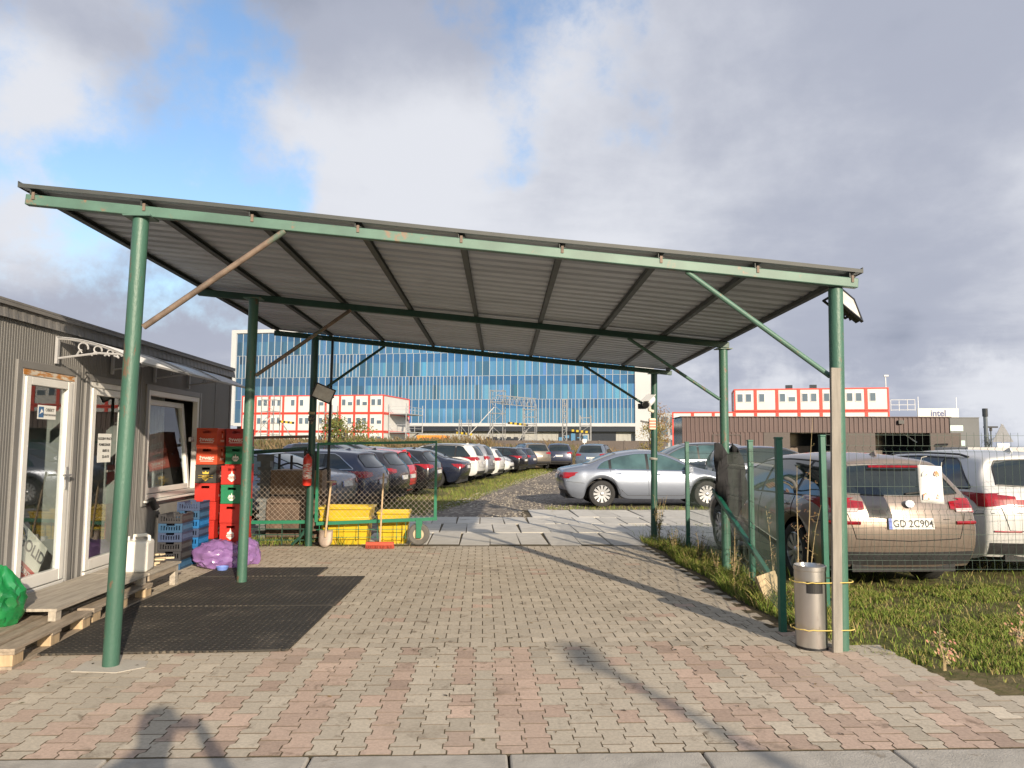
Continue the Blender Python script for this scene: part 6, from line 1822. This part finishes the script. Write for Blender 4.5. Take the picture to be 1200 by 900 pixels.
# ------------------------------------------------------------------ photographer (casts the shadow in front) and a lamp post behind the camera
def skin_fig(name, chains, m, sub=2, parent=None):
    vs = []; es = []; rs = []
    idx = {}
    for ch in chains:
        prev = None
        for p, r in ch:
            k = tuple(round(c, 3) for c in p)
            if k not in idx: idx[k] = len(vs); vs.append(p); rs.append(r)
            i = idx[k]
            if prev is not None and prev != i: es.append((prev, i))
            prev = i
    me = bpy.data.meshes.new(name); me.from_pydata(vs, es, [])
    o = bpy.data.objects.new(name, me); COL.objects.link(o)
    o.modifiers.new('k', 'SKIN'); s = o.modifiers.new('s', 'SUBSURF'); s.levels = sub; s.render_levels = sub
    bpy.context.view_layer.update()
    if not me.skin_vertices: 
        bm = bmesh.new(); bm.from_mesh(me); bm.verts.layers.skin.verify(); bm.to_mesh(me); bm.free()
    for i, r in enumerate(rs): me.skin_vertices[0].data[i].radius = (r, r)
    me.skin_vertices[0].data[0].use_root = True
    me.materials.append(m)
    if parent: o.parent = parent
    return o
pr = thing('person', 'person in a dark jacket holding up a phone with both hands', 'person', (.02, -.42, 0))
JKT = mat('dark_jacket', (.03, .035, .05), .9); SKIN = mat('skin', (.45, .27, .2), .6)
pel = ((0, 0, .95), .15)
chains = [[pel, ((0, 0, 1.15), .155), ((0, 0, 1.36), .17), ((0, .01, 1.47), .07), ((0, .03, 1.55), .075), ((0, .03, 1.70), .12), ((0, .02, 1.80), .095)]]
for s in (-1, 1):
    chains.append([((0, 0, 1.36), .17), ((s * .21, 0, 1.40), .072), ((s * .46, .08, 1.27), .05), ((s * .22, .30, 1.42), .042), ((s * .105, .365, 1.545), .032)])
    chains.append([pel, ((s * .10, 0, .88), .105), ((s * .12, .02, .48), .075), ((s * .13, -.01, .09), .05), ((s * .14, .12, .045), .045), ((s * .14, .2, .04), .035)])
    for k in range(4):
        z = 1.60 - k * .022
        chains.append([((s * .105, .365, 1.545), .032), ((s * .098, .385, z), .010), ((s * .082, .40, z + .002), .009), ((s * .060, .404, z), .008)])
    chains.append([((s * .105, .365, 1.545), .032), ((s * .085, .36, 1.56), .012), ((s * .06, .372, 1.575), .010)])
skin_fig('body', chains, JKT, 2, pr)
ph = thing('phone', 'dark phone held up in both hands', 'phone', (0, -.035, 1.575))
b = MB(); b.bx(-.078, .078, -.005, .004, -.038, .036); b.build('case', BLACK, ph, bevel=.003)
sl = thing('street_lamp', 'steel lamp post standing behind the viewpoint beside the road', 'street lamp', (6.15, -8.35, 0))
b = MB(); b.tube([(0, 0, 0), (0, 0, 2.4), (0, 0, 4.95)], [.08, .065, .05], 12); b.build('pole', GALV, sl, smooth=True)
b = MB(); b.bx(-.1, .1, -.25, .25, 4.95, 5.03); b.build('lamp_head', GALV, sl)

# ------------------------------------------------------------------ sky
SUN_AZ, SUN_EL = R(21), R(18.4)          # light travels 21 deg left of +Y
sun_dir = V((math.sin(SUN_AZ) * math.cos(SUN_EL), -math.cos(SUN_AZ) * math.cos(SUN_EL), math.sin(SUN_EL)))
W = bpy.data.worlds.new('World'); SC.world = W; W.use_nodes = True
nt = W.node_tree; bgn = nt.nodes['Background']
sky = nt.nodes.new('ShaderNodeTexSky'); sky.sky_type = 'NISHITA'; sky.sun_disc = False
sky.sun_elevation = SUN_EL; sky.sun_rotation = math.atan2(sun_dir.x, sun_dir.y); sky.air_density = 1.2; sky.dust_density = 1.0
tc = nt.nodes.new('ShaderNodeTexCoord'); dv = tc.outputs['Generated']
sp_ = nt.nodes.new('ShaderNodeSeparateXYZ'); nt.links.new(dv, sp_.inputs[0])
zz = _math(nt, 'ADD', _math(nt, 'MAXIMUM', sp_.outputs[2], 0.0), .16)
cb_ = nt.nodes.new('ShaderNodeCombineXYZ')
nt.links.new(_math(nt, 'DIVIDE', sp_.outputs[0], zz), cb_.inputs[0]); nt.links.new(_math(nt, 'DIVIDE', sp_.outputs[1], zz), cb_.inputs[1])
cp_ = cb_.outputs[0]
def blob(d, a0, a1):
    d = V(d).normalized()
    n = nt.nodes.new('ShaderNodeVectorMath'); n.operation = 'DOT_PRODUCT'; n.inputs[1].default_value = d
    nv = nt.nodes.new('ShaderNodeVectorMath'); nv.operation = 'NORMALIZE'; nt.links.new(dv, nv.inputs[0]); nt.links.new(nv.outputs[0], n.inputs[0])
    return _step(nt, n.outputs['Value'], math.cos(R(a1)), math.cos(R(a0)))
def mx(a_, b_): return _math(nt, 'MAXIMUM', a_, b_)
def ad(a_, b_): return _math(nt, 'ADD', a_, b_)
def ml(a_, b_): return _math(nt, 'MULTIPLY', a_, b_)
n1 = _noise(nt, cp_, 1.25, 8, .58, dist=.25)
n2 = _noise(nt, cp_, .55, 6, .55)
n3 = _noise(nt, dv, 7.5, 8, .6)
n4 = _noise(nt, dv, 3.0, 8, .6)
# holes of blue sky
patchm = mx(mx(blob((-.395, .86, .345), 2.0, 10.5), blob((-.30, .90, .325), 1.0, 8)), mx(ml(blob((-.25, .875, .41), .5, 5.0), .55), mx(ml(blob((-.48, .80, .37), 1, 7), .75), ml(blob((-.26, .925, .28), .3, 3.5), .6))))
patchm = mx(patchm, ml(blob((-.42, .82, .39), 2, 19), .74)); patchm = mx(patchm, ml(blob((.12, .87, .44), 1, 15), .52))
back = _step(nt, sp_.outputs[1], -.1, -.5)
hole = ad(ml(patchm, 1.0), ml(ad(n3, -.5), 2.0))
hole = ad(hole, ml(ad(n4, -.5), 2.2))
hole = _step(nt, hole, .45, 1.15)
hb = _step(nt, ad(n1, ml(back, .12)), .52, .66)
hole = mx(hole, ml(ml(hb, back), .8))
# cloud tones (scene linear, before exposure)
light = ad(ml(ad(n1, -.5), .55), ad(ml(ad(n2, -.5), .55), .79))
low = blob((-.49, .84, .21), 2, 13)
light = ad(light, ml(blob((-.52, .80, .30), 2, 10), .42))
light = ad(light, ml(blob((-.36, .885, .272), .5, 5), .38))
light = ad(light, ml(blob((-.16, .90, .38), 2, 12), .22))
light = ad(light, ml(blob((.10, .92, .37), 5, 22), .10))
light = ad(light, ml(blob((-.12, .80, .58), 4, 15), -.36))
light = ad(light, ml(low, -.20))
light = ad(light, ml(blob((-.30, .92, .20), 2, 9), -.10))
light = ad(light, ml(blob((.44, .85, .17), 3, 13), -.14))
light = ad(light, ml(blob((.36, .80, .46), 4, 18), -.10))
light = ad(light, ml(blob((.58, .80, .105), 1, 6), .20))
light = ad(light, ml(ad(n3, -.5), .28))
cum = ml(ml(_step(nt, n3, .45, .62), _step(nt, sp_.outputs[2], .17, .06)), _step(nt, sp_.outputs[0], .1, .4))
light = ad(light, ml(cum, .18))
cr = nt.nodes.new('ShaderNodeValToRGB'); cr.color_ramp.interpolation = 'EASE'
e = cr.color_ramp.elements
e[0].position = .05; e[0].color = (.19, .215, .29, 1); e[1].position = 1.05; e[1].color = (.78, .80, .86, 1)
x = e.new(.35); x.color = (.30, .335, .43, 1)
x = e.new(.62); x.color = (.445, .475, .575, 1)
nt.links.new(light, cr.inputs[0])
def scale(c, k):
    n = nt.nodes.new('ShaderNodeVectorMath'); n.operation = 'SCALE'; nt.links.new(c, n.inputs[0]); n.inputs[3].default_value = k; return n.outputs[0]
SKYS = .1; EXPO = 1.0
cloud = scale(cr.outputs[0], 1 / (SKYS * 2 ** EXPO))
skyc = _mix(nt, 1, scale(sky.outputs[0], .9), (.88, 1.0, 1.18), 'MULTIPLY')
mixn = nt.nodes.new('ShaderNodeMix'); mixn.data_type = 'RGBA'; mixn.clamp_result = False
nt.links.new(hole, mixn.inputs[0]); nt.links.new(cloud, mixn.inputs[6]); nt.links.new(skyc, mixn.inputs[7])
nt.links.new(mixn.outputs[2], bgn.inputs[0]); bgn.inputs[1].default_value = SKYS
sl_ = bpy.data.lights.new('sun', 'SUN'); sl_.energy = 3.6; sl_.angle = R(.55); sl_.color = (1, .85, .66)
so = bpy.data.objects.new('sun', sl_); COL.objects.link(so); so.rotation_euler = sun_dir.to_track_quat('Z', 'Y').to_euler(); so.location = (8, -20, 12)

# ------------------------------------------------------------------ camera
cam = bpy.data.cameras.new('camera'); co_ = bpy.data.objects.new('camera', cam); COL.objects.link(co_); SC.camera = co_
cam.sensor_fit = 'HORIZONTAL'; cam.sensor_width = 36; cam.lens = 865 / 1200 * 36; cam.clip_end = 3000; cam.clip_start = .02
yaw = math.atan(35 / 865); pitch = math.atan(71 / 865); roll = R(.3)
f = V((math.sin(yaw) * math.cos(pitch), math.cos(yaw) * math.cos(pitch), math.sin(pitch)))
r = V((math.cos(yaw), -math.sin(yaw), 0)); u = r.cross(f)
r2 = r * math.cos(roll) + u * math.sin(roll); u2 = u * math.cos(roll) - r * math.sin(roll)
co_.matrix_world = Matrix(((r2.x, u2.x, -f.x, 0), (r2.y, u2.y, -f.y, 0), (r2.z, u2.z, -f.z, 1.58), (0, 0, 0, 1)))
SC.render.engine = 'CYCLES'
SC.view_settings.view_transform = 'Standard'; SC.view_settings.look = 'None'; SC.view_settings.gamma = 1; SC.view_settings.exposure = EXPO; SC.view_settings.use_curve_mapping = False
SC.cycles.max_bounces = 6; SC.cycles.transparent_max_bounces = 12
